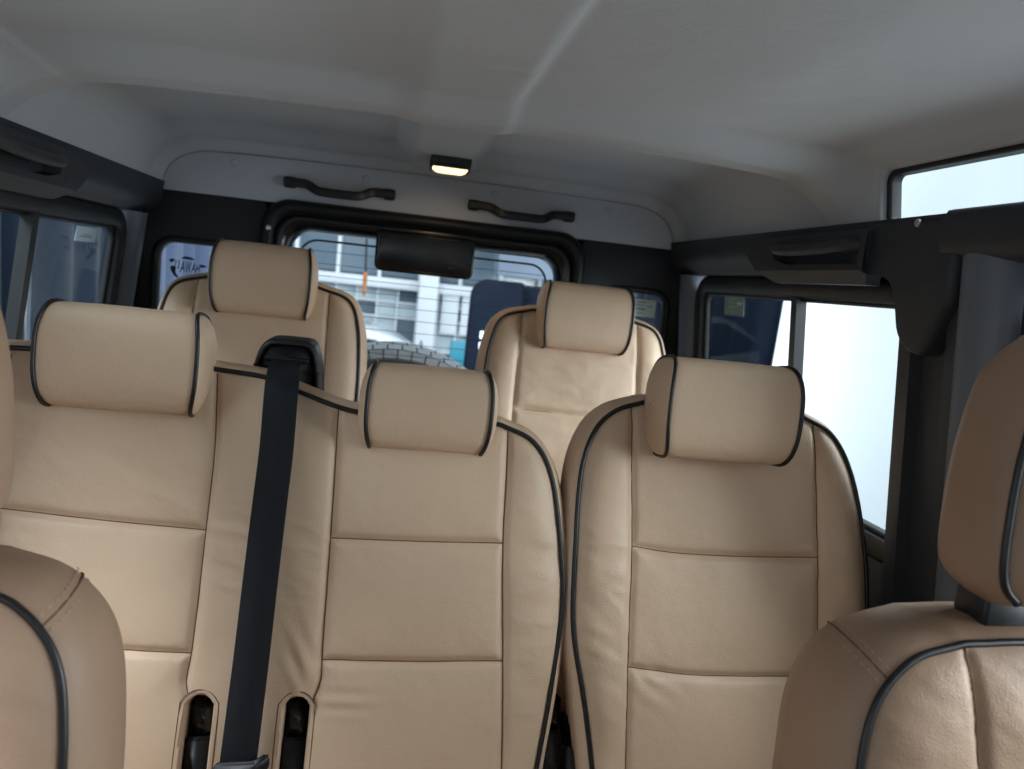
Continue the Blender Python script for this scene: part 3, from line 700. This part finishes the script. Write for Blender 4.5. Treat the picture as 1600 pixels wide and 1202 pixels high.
# housing: tapered black shell, lens bowl below it
def lamp_ring(y0, y1, x0, x1, z, r):
    return [(x, y, z) for (x, y) in rrect(x0, x1, y0, y1, r, 5)]
ring('housing', [lamp_ring(1.900, 2.005, -.0225, .0765, 1.914, .012), lamp_ring(1.900, 2.005, -.0225, .0765, 1.893, .016), lamp_ring(1.903, 2.000, -.021, .075, 1.8805, .014), lamp_ring(1.912, 1.985, -.014, .068, 1.884, .016)], 'blackp', dl)
ring('lens', [lamp_ring(1.908, 1.990, -.0165, .0705, 1.886, .014), lamp_ring(1.913, 1.985, -.0145, .0685, 1.880, .016), lamp_ring(1.924, 1.976, -.006, .060, 1.8745, .014), lamp_ring(1.938, 1.962, .010, .044, 1.873, .010)], 'lens', dl, cap=True)
lamp_d = bpy.data.lights.new('lamp_bulb', 'AREA'); lamp_d.shape = 'RECTANGLE'; lamp_d.size = .07; lamp_d.size_y = .05; lamp_d.energy = .13; lamp_d.color = (1, .72, .42)
lo = bpy.data.objects.new('lamp_bulb', lamp_d); COL.objects.link(lo); lo.parent = dl; lo.matrix_parent_inverse = Matrix.Translation(-dl.location); lo.location = (.028, 1.95, 1.862)

# window stickers and decal -------------------------------------------
def sticker(name, pts, lines, lab, mat='paper'):
    """pts: four corners tl, tr, br, bl; lines: list of (u0,u1,v0,v1,mat) printed marks"""
    t = thing(name, tuple(np.mean(pts, 0)), lab, 'sticker'); p = [np.array(q, float) for q in pts]
    n = np.cross(p[1] - p[0], p[3] - p[0]); n /= np.linalg.norm(n); n *= .0006
    if (EYE - p[0]).dot(n) < 0: n = -n
    V = p + [q + n for q in p]
    mesh('sheet', V, [(0, 1, 2, 3), (4, 5, 6, 7), (0, 1, 5, 4), (1, 2, 6, 5), (2, 3, 7, 6), (3, 0, 4, 7)], mat, t, smooth=False)
    for (u0, u1, v0, v1, m) in lines:
        f = lambda u, v: (p[0] * (1 - u) + p[1] * u) * (1 - v) + (p[3] * (1 - u) + p[2] * u) * v + n * 2.2
        mesh('print', [f(u0, v0), f(u1, v0), f(u1, v1), f(u0, v1)], [(0, 1, 2, 3)], m, t, smooth=False)
    return t
TXT = [(.25, .62, .12, .2, 'print'), (.2, .55, .3, .36, 'print'), (.25, .6, .5, .62, 'print'), (.66, .9, .3, .45, 'print2'), (.3, .5, .75, .82, 'print')]
sticker('window_sticker', [(.612, 2.219, 1.618), (.690, 2.219, 1.618), (.690, 2.219, 1.566), (.612, 2.219, 1.566)], TXT, 'pale green sticker on the right rear corner window')
X_ = lambda z: WX(z) + .0105
sticker('window_sticker', [(X_(1.652), 1.915, 1.652), (X_(1.652), 1.800, 1.652), (X_(1.602), 1.800, 1.602), (X_(1.602), 1.915, 1.602)], TXT, 'dull green sticker on the right sliding side window', mat=new_mat('dim_paper', (.16, .22, .22), .7, .2, .08, 50))
sticker('window_sticker', [(-X_(1.645), 1.815, 1.645), (-X_(1.645), 1.935, 1.645), (-X_(1.612), 1.925, 1.612), (-X_(1.612), 1.812, 1.612)], [(.15, .8, .62, .72, 'print'), (.3, .75, .5, .58, 'print')], 'pale blue sticker on the left sliding side window', mat=new_mat('blue_paper', (.40, .50, .58), .7, .2, .08, 50))

dc = thing('turtle_decal', (-.64, 2.219, 1.57), 'dark turtle decal with mirrored lettering on the left rear corner window', 'decal')
def dpoly(name, pix, par=dc):
    # outline given in the photograph's enlarged crop, laid flat on the pane
    P = [at_y(230 + a * 130 / 1202, 360 + b * 130 / 1202, 2.2185) for (a, b) in pix]
    P = cr(P, max(12, len(pix) * 5), closed=True)
    bm = bmesh.new(); vs = [bm.verts.new(p) for p in P]; f = bm.faces.new(vs); bmesh.ops.triangulate(bm, faces=[f]); me = bpy.data.meshes.new(name); bm.to_mesh(me); bm.free()
    return link(name, me, 'decal', par, smooth=False)
dpoly('shell_edge', [(490, 405), (540, 378), (620, 388), (690, 432), (600, 425), (540, 415)])
dpoly('head', [(320, 425), (350, 408), (395, 415), (390, 440), (355, 462), (330, 450)])
dpoly('flipper', [(340, 520), (380, 510), (420, 530), (400, 560), (410, 610), (445, 670), (430, 685), (380, 640), (340, 570)])
dpoly('flipper', [(690, 640), (730, 628), (770, 650), (740, 668), (680, 665)])
dpoly('tail', [(745, 515), (790, 498), (860, 525), (800, 545)])
# mirrored shell lettering, each glyph stretched to the shell's outline: (character, x0, x1, y0, y1) in the crop
for (ch, x0, x1, y0, y1) in (('I', 395, 430, 425, 510), ('I', 437, 472, 430, 560), ('A', 478, 550, 445, 605), ('W', 548, 635, 452, 630), ('A', 640, 705, 470, 618), ('H', 708, 762, 500, 610)):
    cu = bpy.data.curves.new('glyph', 'FONT'); cu.body = ch; cu.offset = .018; tmp = bpy.data.objects.new('glyph', cu); COL.objects.link(tmp)
    bpy.context.view_layer.update(); me = bpy.data.meshes.new_from_object(tmp.evaluated_get(bpy.context.evaluated_depsgraph_get())); bpy.data.objects.remove(tmp)
    c = np.array([v.co[:2] for v in me.vertices]); lo_, hi_ = c.min(0), c.max(0)
    for v in me.vertices:
        u = 1 - (v.co[0] - lo_[0]) / max(1e-6, hi_[0] - lo_[0]); w_ = 1 - (v.co[1] - lo_[1]) / (hi_[1] - lo_[1])
        if ch == 'I': u = .3 + .4 * u
        skew = 30 * (w_ - .5) * (-.6)
        v.co = Vector(at_y(230 + (x0 + u * (x1 - x0) + skew) * 130 / 1202, 360 + (y0 + w_ * (y1 - y0)) * 130 / 1202, 2.2185))
    me.name = 'letter'; link('letter', me, 'decal', dc, smooth=False)

# ================================================================== SEATS
def cushion(parent, x0, x1, y0, y1, z0, z1, mat):
    o = rbox('seat_cushion', (x0, y0, z0), (x1, y1, z1), mat, parent, bev=.045, seg=4)
    rbox('seat_base', (x0 + .05, y0 + .06, .752), (x1 - .05, y1 - .02, z0 + .01), 'blackp', parent, bev=.006)

# ---- middle row: wide left bench back for two
F2 = Frame(1.20, 1.45, 15)
def wr_bench(X, S):
    w = .0040 * band(X, .135, .30, .006) * ridges(X, S, 78, 14, 5, 2) * band(S, -.5, -.1, .03)
    w += .0021 * band(X, -.32, -.145, .006) * ridges(X, S, 80, 26, 9, 6) * band(S, -.34, -.17, .03)
    w += .0013 * band(X, -.62, -.33, .01) * ridges(X, S, 65, 22, 8, 4) * band(S, -.25, -.12, .02)
    w += .0016 * np.exp(-(((X + .10) / .04) ** 2 + ((S + .475) / .02) ** 2)) * np.cos((S + .475) * 260)
    w += .0018 * np.exp(-(((X + .17) / .02) ** 2 + ((S + .42) / .05) ** 2)) * np.cos((X * .8 + S * .5) * 240)
    return w
def shape_bench(X, S):
    h = .004 * band(X, .125, .4, .015) + .010 * band(X, -.9, -.62, .015)
    h -= .010 * np.exp(-((X + .235) / .05) ** 2) * 0.5
    return h
bench = thing('double_seat', (-.26, 1.12, .75), 'wide tan leather middle-row seat for two with belt over it, left', 'seat')
b_o, hb_ = pad('backrest', bench, F2,
    left=[(-.735, -.66), (-.747, -.45), (-.745, -.25), (-.730, -.10), (-.695, -.028), (-.635, .001)],
    top=[(-.635, .001), (-.5, .006), (-.40, .003), (-.332, -.004), (-.257, -.011), (-.208, -.028), (-.129, -.050), (-.02, -.056), (.101, -.053)],
    right=[(.184, -.66), (.193, -.571), (.208, -.457), (.219, -.332), (.211, -.234), (.190, -.130), (.156, -.076), (.101, -.053)],
    seams=[[(-.332, -.010), (-.323, -.12), (-.322, -.24), (-.322, -.40), (-.325, -.455), (-.318, -.477)], [(-.150, -.050), (-.146, -.15), (-.143, -.26), (-.140, -.40), (-.138, -.445), (-.148, -.482)],
           [(.116, -.058), (.117, -.15), (.119, -.25), (.129, -.40), (.138, -.55), (.140, -.655)], [(-.618, -.008), (-.606, -.12), (-.603, -.23), (-.61, -.42), (-.62, -.65)],
           [(-.603, -.226), (-.46, -.235), (-.322, -.241)], [(-.608, -.405), (-.46, -.412), (-.322, -.415)], [(-.143, -.243), (-.01, -.241), (.119, -.237)], [(-.140, -.419), (0, -.418), (.130, -.413)]],
    notches=((-.302, .0215, -.468), (-.168, .021, -.468)), wrinkle=wr_bench, extra=shape_bench)
cushion(bench, -.74, .19, .60, 1.04, .72, .875, 'leather')
roll_headrest('headrest', bench, (-.455, 1.185, 1.4525), .107, .075, .050, 8, cap=.011, seed=1)
roll_headrest('headrest', bench, (-.013, 1.190, 1.4145), .094, .066, .050, 8, cap=.013, seed=2)
# dark shroud that carries the belt out of the top of the bench
bs = thing('belt_guide', (-.238, 1.27, 1.40), 'black plastic belt guide on top of the double seat back', 'belt guide')
out = cr([(-.302, 1.36), (-.298, 1.42), (-.288, 1.470), (-.276, 1.489), (-.262, 1.494), (-.215, 1.494), (-.202, 1.489), (-.193, 1.468), (-.186, 1.42), (-.182, 1.34)], 40).tolist()
def BG(ins, y): 
    c = np.array([-.24, 1.40]); r_ = []
    for p in out:
        d = c - np.array(p); L_ = np.linalg.norm(d); q = np.array(p) + d / L_ * ins; r_.append((q[0], y, q[1]))
    return r_
ring('shell', [BG(.0, 1.335), BG(.0, 1.275), BG(.003, 1.268), BG(.008, 1.266), BG(.011, 1.270)], 'blackp', bs, cap=True)
rbox('belt_slot', (-.276, 1.262, 1.458), (-.208, 1.272, 1.466), 'rubber', bs, .002)
tube('joint_line', [(-.293, 1.266, 1.450), (-.240, 1.266, 1.448), (-.190, 1.266, 1.444)], .0012, 'rubber', bs, 6)

# belt webbing hanging over the bench
bt = thing('seat_belt', (-.236, 1.12, .92), 'black seat belt hanging down the front of the double seat back', 'seat belt')
cl = [(-.241, 1.270, 1.462), (-.239, 1.245, 1.461), (-.236, 1.205, 1.456), (-.233, 1.165, 1.440), (-.2305, 1.140, 1.405)] + [tuple(F2.w(x, s_, .044)) for (x, s_) in ((-.2295, -.12), (-.231, -.20), (-.2325, -.30), (-.2335, -.40), (-.2355, -.50), (-.2365, -.548), (-.237, -.60))]
C_ = cr(cl, 90); V = []; T = np.gradient(C_, axis=0); T /= np.linalg.norm(T, axis=1)[:, None]
yawb = np.interp(np.linspace(0, 1, 90), [0, .25, .6, 1], [0.0, -.10, -.06, .05])
for p, t_, yb in zip(C_, T, yawb):
    sd = np.array([math.cos(yb), math.sin(yb), 0]); sd -= t_ * sd.dot(t_); sd /= np.linalg.norm(sd); nn = np.cross(sd, t_)
    for (a, b) in ((-.0245, .0), (-.0235, .0009), (0, .0012), (.0235, .0009), (.0245, 0), (.0235, -.0009), (0, -.0006), (-.0235, -.0009)):
        V.append(p + sd * a + nn * b)
mesh('webbing', V, grid_faces(90, 8, close_v=True), 'webbing', bt)
# tongue plate at the foot of the belt
tg = [(-.044, -.012), (-.034, .006), (-.026, .012), (.020, .014), (.034, .024), (.040, .018), (.040, .004), (.030, -.010), (.0, -.016), (-.030, -.026)]
c0 = F2.w(-.235, -.560, .048); tt = math.radians(15)
bm = bmesh.new(); A = []; B = []
for (a, b) in tg:
    for (lst, dd) in ((A, .0), (B, .014)):
        p = F2.w(-.235 + a, -.560 + b, .040 + dd); lst.append(bm.verts.new(p))
bm.faces.new(A[::-1]); bm.faces.new(B); 
for i in range(len(tg)): bm.faces.new((A[i], A[(i + 1) % len(tg)], B[(i + 1) % len(tg)], B[i]))
bmesh.ops.recalc_face_normals(bm, faces=bm.faces)
bmesh.ops.bevel(bm, geom=list(bm.edges), offset=.003, segments=2, affect='EDGES')
me = bpy.data.meshes.new('tongue'); bm.to_mesh(me); bm.free(); link('tongue', me, 'blackp', bt)

# buckles in the two slots
def buckle(x, s_top, lab, d0=-.035, w=.026):
    t = thing('belt_buckle', tuple(F2.w(x, s_top - .1, d0)), lab, 'belt buckle', None)
    def blk(nm, sa, sb, hw, da, db, mat):
        bm = bmesh.new(); vs = [bm.verts.new(F2.w(x + sx * hw, s_, d)) for s_ in (sa, sb) for d in (da, db) for sx in (-1, 1)]
        bmesh.ops.convex_hull(bm, input=vs); bmesh.ops.recalc_face_normals(bm, faces=bm.faces)
        bmesh.ops.bevel(bm, geom=list(bm.edges), offset=.004, segments=2, affect='EDGES')
        me = bpy.data.meshes.new(nm); bm.to_mesh(me); bm.free(); link(nm, me, mat, t)
    blk('release_head', s_top, s_top - .055, w / 2, d0, d0 + .022, 'gloss')
    blk('stalk', s_top - .050, s_top - .17, w / 2 + .002, d0 + .004, d0 + .030, 'blackp')
buckle(-.301, -.482, 'black buckle in the left slot of the double seat back', d0=-.03, w=.033)
buckle(-.168, -.482, 'black buckle in the right slot of the double seat back', d0=-.03, w=.033)
buckle(.222, -.475, 'black buckle low in the gap, beside the double seat', d0=-.06, w=.03)
buckle(.262, -.500, 'black buckle low in the gap, beside the single seat', d0=-.06, w=.03)

# ---- middle row: single seat on the right
def wr_single(X, S):
    w = .0048 * band(X, .20, .322, .006) * ridges(X, S, 70, 15, 6, 14) * band(S, -.6, -.18, .04)
    w += .0028 * band(X, .645, .78, .006) * ridges(X, S, 105, 16, 6, 17) * band(S, -.4, -.05, .04)
    w += .0012 * np.exp(-(((X - .36) / .05) ** 2 + ((S + .44) / .03) ** 2)) * np.cos((X * .8 + S * 1.2) * 150 + 3 * fbm(X * 30, S * 30, 4))
    return w
F2R = Frame(1.195, 1.45, 15)
single = thing('single_seat', (.49, 1.12, .75), 'single tan leather middle-row seat by the right window', 'seat')
pad('backrest', single, F2R,
    left=[(.290, -.66), (.279, -.571), (.258, -.456), (.237, -.36), (.2335, -.233), (.237, -.115), (.256, -.050), (.289, -.015), (.337, .003)],
    top=[(.337, .003), (.42, .008), (.52, .008), (.617, .002)],
    right=[(.712, -.66), (.735, -.50), (.7385, -.301), (.730, -.190), (.708, -.089), (.671, -.026), (.617, .002)],
    seams=[[(.316, -.004), (.318, -.10), (.325, -.23), (.327, -.41), (.331, -.56), (.333, -.655)], [(.638, -.006), (.641, -.10), (.645, -.23), (.648, -.42), (.648, -.655)],
           [(.325, -.229), (.40, -.236), (.52, -.236), (.645, -.231)], [(.327, -.414), (.42, -.423), (.53, -.424), (.648, -.420)]],
    wrinkle=wr_single, extra=lambda X, S: .010 * band(X, .1, .318, .014) + .010 * band(X, .65, .9, .014))
cushion(single, .26, .73, .60, 1.04, .72, .875, 'leather')
roll_headrest('headrest', single, (.4530, 1.150, 1.4560), .108, .079, .052, 8, cap=.013, seed=3)

# ---- rear row: two single seats
F3 = Frame(1.88, 1.50, 12)
for cx, lab, sd in ((-.383, 'rear-row tan leather seat at left, seen above the belt guide', 5), (.385, 'rear-row tan leather seat at right, between the middle-row headrests', 6)):
    s = thing('rear_seat', (cx, 1.8, .75), lab, 'seat', None)
    X3 = lambda pts: [(cx + a, b) for (a, b) in pts]
    pad('backrest', s, F3,
        left=X3([(-.232, -.55), (-.236, -.30), (-.233, -.12), (-.222, -.02), (-.196, .040), (-.125, .064)]),
        top=X3([(-.125, .064), (-.05, .069), (.05, .069), (.125, .064)]),
        right=X3([(.232, -.55), (.236, -.30), (.233, -.12), (.222, -.02), (.196, .040), (.125, .064)]),
        seams=[X3([(-.150, .058), (-.153, -.05), (-.156, -.18), (-.158, -.54)]), X3([(.150, .058), (.153, -.05), (.156, -.18), (.158, -.54)]), X3([(-.156, -.184), (0, -.188), (.156, -.184)]), X3([(-.157, -.36), (0, -.363), (.157, -.36)])],
        step=.0046, extra=lambda X, S: .008 * band(np.abs(X - cx), .155, .4, .012), wrinkle=lambda X, S: .002 * ridges(X, S, 80, 14, 6, sd))
    cushion(s, cx - .22, cx + .22, 1.34, 1.74, .80, .98, 'leather')
    roll_headrest('headrest', s, (cx + (.002 if cx < 0 else .004), 1.870, 1.5675 if cx < 0 else 1.556), .1085, .082, .056, 6, cap=.011, seed=sd, nexp=3.3)

# ---- front seats, cropped by the frame
FSK = [(0, 0), (.006, -.004), (.014, -.014), (.021, -.032), (.024, -.062), (.022, -.098), (.012, -.128), (-.012, -.146)]
def front_seat(cx, y0, z0, lab, sg, hy, hz, hdx=0.0, htall=1.0):
    """sg: -1 when the inner (visible) side is at the left of the seat"""
    s = thing('front_seat', (cx, y0 - .1, .75), lab, 'seat')
    fr = Frame(y0, z0, 14)
    half_l = [(-.222, -.46), (-.220, -.28), (-.212, -.14), (-.196, -.062), (-.156, -.016), (-.10, .002)]
    Xf = lambda pts: [(cx + a, b) for (a, b) in pts]; Xm = lambda pts: [(cx - a, b) for (a, b) in pts]
    def wrf(X, S):
        return .0018 * ridges(X, S, 62, 30, 7, 40) * band(S, -.10, .0, .02) + .0008 * ridges(X, S, 100, 16, 7, 41)
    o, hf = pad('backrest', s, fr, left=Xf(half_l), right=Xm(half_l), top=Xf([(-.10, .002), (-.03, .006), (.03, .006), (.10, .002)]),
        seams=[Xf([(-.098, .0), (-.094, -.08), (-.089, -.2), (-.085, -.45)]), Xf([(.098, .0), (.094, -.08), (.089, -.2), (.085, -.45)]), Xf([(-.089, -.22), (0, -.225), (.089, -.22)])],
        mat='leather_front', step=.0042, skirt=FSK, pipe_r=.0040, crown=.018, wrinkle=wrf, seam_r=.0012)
    # gusset seams with twin stitching across the side band, on both shoulders
    for m in (-1, 1):
        base = np.array([cx + m * .178, -.036]); nrm = np.array([m * .70, .71]); nrm /= np.linalg.norm(nrm); tn = np.array([-nrm[1], nrm[0]]) * m
        pts = []
        for (o_, b_) in cr(FSK[:-1], 28):
            q = base + nrm * (o_ + .0002) + tn * (-.25 * b_); pts.append(fr.w(q[0], q[1], b_))
        tube('gusset_seam', pts, .0012, 'seam', o, 6)
        for sd_ in (-1, 1):
            for k in range(1, 26, 2):
                (oa, ba), (ob, bb) = cr(FSK[:-1], 28)[k], cr(FSK[:-1], 28)[k + 1]
                qa = base + nrm * (oa + .0006) + tn * (-.25 * ba + sd_ * .008); qb = base + nrm * (ob + .0006) + tn * (-.25 * bb + sd_ * .008)
                tube('stitch', [fr.w(qa[0], qa[1], ba), fr.w((qa[0] + qb[0]) / 2, (qa[1] + qb[1]) / 2, (ba + bb) / 2), fr.w(qb[0], qb[1], bb)], .0007, 'stitch', o, 5)
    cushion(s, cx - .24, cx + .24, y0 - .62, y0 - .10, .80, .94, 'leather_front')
    fh = Frame(hy, hz, 6)
    hl = [(-.094, -.100), (-.110, -.080), (-.112, -.03), (-.104, .04 * htall), (-.082, .10 * htall), (-.045, .128 * htall)]
    HSK = [(0, 0), (.004, -.004), (.007, -.014), (.008, -.032), (.006, -.056), (.0, -.082), (-.012, -.102), (-.032, -.112)]
    Xf = lambda pts: [(cx + hdx + a, b) for (a, b) in pts]; Xm = lambda pts: [(cx + hdx - a, b) for (a, b) in pts]
    cx0 = cx
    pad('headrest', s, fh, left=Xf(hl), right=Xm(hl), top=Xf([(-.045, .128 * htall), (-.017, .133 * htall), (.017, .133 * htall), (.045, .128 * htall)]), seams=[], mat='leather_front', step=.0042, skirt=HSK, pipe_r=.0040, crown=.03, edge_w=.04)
    cx = cx + hdx; p = fh.w(cx, -.10, -.06)
    for m in (-1, 1):
        tube('headrest_post', [(cx + m * .06, p[1], p[2] + .02), (cx + m * .06, p[1] + .005, p[2] - .05)], .007, 'steel', s, 10)
        rbox('post_collar', (cx + m * .06 - .028, p[1] - .022, p[2] - .036), (cx + m * .06 + .028, p[1] + .024, p[2] - .004), 'blackp', s, .005)
front_seat(.600, .640, 1.316, 'front seat with headrest at the right edge, nearest on that side', -1, .628, 1.470, .022, 1.28)
front_seat(-.548, .720, 1.302, 'front seat at the left edge, nearest on that side, its headrest only a sliver', 1, .705, 1.455, .010, 1.2)

# ================================================================== OUTSIDE
def curtain(name, p0, p1, z0, z1, mat, lab, amp=.05, wl=.22, seed=0, lean=0.0, group=None):
    n = int(np.hypot(p1[0] - p0[0], p1[1] - p0[1]) / .02) + 2; u = np.linspace(0, 1, n)
    L_ = np.hypot(p1[0] - p0[0], p1[1] - p0[1]); d = np.array([(p1[0] - p0[0]) / L_, (p1[1] - p0[1]) / L_]); nn = np.array([-d[1], d[0]])
    V = []; zs = np.linspace(z1, z0, 14)
    for z in zs:
        k = (z1 - z) / (z1 - z0)
        s_ = u * L_; ph = s_ / wl * 2 * math.pi + 2.2 * (fbm(s_ * 2.2, np.full(n, k * .8), seed) - .5) * 4
        off = amp * (.55 + .45 * k) * np.sin(ph) * (.6 + .8 * vnoise(s_ * 3, np.zeros(n), seed + 3)); sx = s_ + lean * k * (1 - u)
        V += [(p0[0] + d[0] * a + nn[0] * b, p0[1] + d[1] * a + nn[1] * b, z) for a, b in zip(sx, off)]
    nz = len(zs); o = mesh(name, V, grid_faces(nz, n), mat)
    md = o.modifiers.new('thickness', 'SOLIDIFY'); md.thickness = .006
    return tag(o, lab, 'curtain', group)
curtain('curtain', (-1.5, 1.7), (-1.5, 3.33), .02, 3.2, 'navy', 'dark blue curtain behind the front pane of the left window', seed=1)
curtain('curtain', (-1.56, 3.39), (-1.56, 4.75), .02, 3.2, 'navy', 'dark blue curtain behind the rear pane of the left window', amp=.035, wl=.35, seed=5)
curtain('curtain', (-1.62, 4.85), (-1.62, 8.6), .02, 3.2, 'lav', 'paler violet-blue curtain seen through the left rear corner window', amp=.06, wl=.5, seed=9)
curtain('curtain', (1.62, 3.22), (1.62, 5.4), .02, 2.9, 'navy_dark', 'navy curtain behind the rear pane of the right window', amp=.04, wl=.28, seed=14, lean=.16)
for x0, x1, zt, yy, lab in ((.33, .62, 1.635, 4.2, 'navy padded screen with white sockets behind the rear window'), (.60, 1.50, 1.62, 4.32, 'wide navy padded screen behind the right rear seat')):
    sc_ = thing('padded_screen', ((x0 + x1) / 2, yy, .0), lab, 'screen')
    prism('panel', rrect(x0, x1, .06, zt, (.01, .01, .10 if x1 > 1 else .02, .10 if x1 < 1 else .05), 6), 1, yy, yy + .07, 'navy_dark', sc_, bev=.012, smooth=True)
    for xx in (x0 + .06, x1 - .06): rbox('foot', (xx - .03, yy - .12, .004), (xx + .03, yy + .2, .06), 'darkgrey', sc_, .005)
    if x1 < 1:
        for z in (1.328, 1.268):
            so = rbox('socket', (.398, yy - .012, z - .021), (.440, yy + .004, z + .021), 'banner', sc_, .004)
        rbox('socket_hole', (.412, yy - .016, 1.258), (.424, yy - .010, 1.276), 'darkgrey', so, .001)

# building across the yard
bd = thing('building', (0, 9.3, 0), 'white framed glass building far behind the rear window', 'building')
BY = 9.2
rbox('back_wall', (-6, BY + .6, 0.01), (3.4, BY + .9, 5), 'facade', bd, 0)
rbox('floor_slab', (-6, BY - .12, 1.42), (3.4, BY + .5, 1.54), 'facade', bd, .01)
rbox('upper_band', (-6, BY - .05, 2.25), (3.4, BY + .5, 5), 'facade_d', bd, .01)
for k in range(32):
    x = -4.6 + k * .24
    if x > 3.1: break
    for (z0, z1) in ((.3, .70), (.73, 1.06), (1.10, 1.25), (1.27, 1.40)):
        rbox('lower_pane', (x + .012, BY + .16, z0), (x + .228, BY + .2, z1), 'fglass' if (k * 7 + int(z0 * 10)) % 5 else 'fglass_d', bd, 0)
    if k % 2 == 0: rbox('upper_pane', (x + .02, BY + .16, 1.56), (x + .46, BY + .2, 2.25), 'fglass_d', bd, 0)
    rbox('mullion', (x - .012, BY + .05, .02), (x + .012, BY + .22, 1.42), 'facade', bd, .003)
    if k % 2 == 0: rbox('upper_mullion', (x - .02, BY + .05, 1.54), (x + .02, BY + .22, 2.25), 'facade', bd, .003)
for z in (.715, 1.08, 1.26): rbox('transom', (-6, BY + .08, z - .012), (3.4, BY + .21, z + .012), 'facade', bd, .003)
rbox('plinth', (-6, BY - .0, .01), (3.4, BY + .3, .3), 'facade', bd, .01)
rbox('column', (.18, BY - .45, .005), (.40, BY - .2, 5), 'facade', bd, .02)
for x in (.48, .72): rbox('blind', (x, BY + .0, .95), (x + .20, BY + .03, 1.52), 'banner', bd, .005)
for k in range(3): rbox('blind', (-1.0 + k * .13, BY + .1, 1.18 + .04 * (k % 2)), (-.92 + k * .13, BY + .13, 1.30), 'banner', bd, .003)
rbox('door_leaf', (.85, BY - .02, .02), (1.05, BY + .02, 1.35), 'facade_d', bd, .005)

rbox('side_wing', (.95, BY - 1.2, 1.70), (3.4, BY - .8, 5), 'facade_d', bd, .01)
# cord with an orange tag hanging in the yard
oc = thing('hanging_tag', (-.23, 5.0, 1.3), 'orange tag hanging on a dark cord behind the rear window', 'tag')
ta, tb, tc_ = at_y(573, 372, 5.0), at_y(571, 430, 5.0), at_y(568, 458, 5.0)
tube('cord', [tuple(ta + np.array((0, 0, 1.2))), tuple(ta), tuple(tb)], .007, 'rubber', oc, 8)
prism('tag', [(tb[0] - .014, tb[2] + .02), (tb[0] + .014, tb[2] + .02), (tb[0] + .011, tc_[2]), (tb[0], tc_[2] - .03), (tb[0] - .011, tc_[2])], 1, 4.985, 5.015, 'orange', oc, bev=.004)

# parked white car, front three-quarter far off
def car(cx, cy, lab, mat, sc_=1.0, rz=0.0):
    t = thing('parked_car', (cx, cy, 0), lab, 'car')
    bodyp = [(-2.0, .28), (-2.05, .62), (-1.95, .78), (-1.1, .90), (-.5, 1.34), (.1, 1.42), (1.0, 1.38), (1.7, .98), (2.02, .90), (2.08, .5), (2.0, .28)]
    P_ = [(cx + a * sc_, b * sc_) for (a, b) in cr(bodyp, 40)]
    bo = prism('body', P_, 1, cy - .75 * sc_, cy + .75 * sc_, mat, t, bev=.05 * sc_, smooth=True)
    for q in ([(-.95, .92), (-.45, 1.30), (.05, 1.35), (.05, .92)], [(.12, .92), (.12, 1.35), (.95, 1.31), (1.45, .96)]):
        prism('side_glass', [(cx + a * sc_, b * sc_) for (a, b) in q], 1, cy - .757 * sc_, cy - .74 * sc_, 'darkglass', t)
    for x in (-1.25, 1.3):
        V_, F_ = [], []
        w = prism('wheel', [(cx + (x + .33 * math.cos(a)) * sc_, (.33 + .33 * math.sin(a)) * sc_ + .004) for a in np.linspace(0, 2 * math.pi, 28, endpoint=False)], 1, cy - .78 * sc_, cy - .58 * sc_, 'rubber', t, bev=.02)
        prism('rim', [(cx + (x + .2 * math.cos(a)) * sc_, (.33 + .2 * math.sin(a)) * sc_ + .004) for a in np.linspace(0, 2 * math.pi, 20, endpoint=False)], 1, cy - .79 * sc_, cy - .77 * sc_, 'steel', w)
    rbox('headlight', (cx - 2.03 * sc_, cy - .70 * sc_, .62 * sc_), (cx - 1.85 * sc_, cy - .45 * sc_, .76 * sc_), 'banner', t, .03)
    return t
car(-.95, 7.3, 'white parked car outside, low in the rear window behind the left rear seat', 'carw', .78)
# small things in the yard
yb = thing('storage_bin', (.0, 7.0, 0), 'yellow bin outside, beside the white car', 'bin')
rbox('bin_body', (-.16, 6.9, .004), (.06, 7.1, .88), 'yellow', yb, .02); rbox('bin_lid', (-.17, 6.89, .88), (.07, 7.11, .94), 'darkgrey', yb, .015)
tb_ = thing('plastic_chair', (.55, 6.4, 0), 'teal chair outside, left of the navy screen', 'chair')
rbox('seat', (.42, 6.2, .82), (.66, 6.5, .87), 'teal', tb_, .015); rbox('backrest', (.42, 6.48, .87), (.66, 6.52, 1.10), 'teal', tb_, .015)
for (x, y) in ((.44, 6.22), (.64, 6.22), (.44, 6.48), (.64, 6.48)): tube('leg', [(x, y, .004), (x, y, .83)], .014, 'darkgrey', tb_, 8)
mo = thing('hand_cart', (.36, 7.2, 0), 'dark cart outside below the white blinds', 'cart')
rbox('tray', (.18, 7.0, .62), (.62, 7.4, .82), 'darkgrey', mo, .03); rbox('shelf', (.18, 7.0, .25), (.62, 7.4, .29), 'darkgrey', mo, .01)
for (x, y) in ((.20, 7.02), (.60, 7.02), (.20, 7.38), (.60, 7.38)):
    tube('upright', [(x, y, .08), (x, y, .95)], .015, 'steel', mo, 8)
    prism('caster', [(x + .05 * math.cos(a), .055 + .05 * math.sin(a)) for a in np.linspace(0, 2 * math.pi, 16, endpoint=False)], 1, y - .015, y + .015, 'rubber', mo)
tube('handle', [(.20, 7.02, .95), (.20, 7.2, 1.0), (.20, 7.38, .95)], .014, 'steel', mo, 8)
bpy.context.view_layer.update()
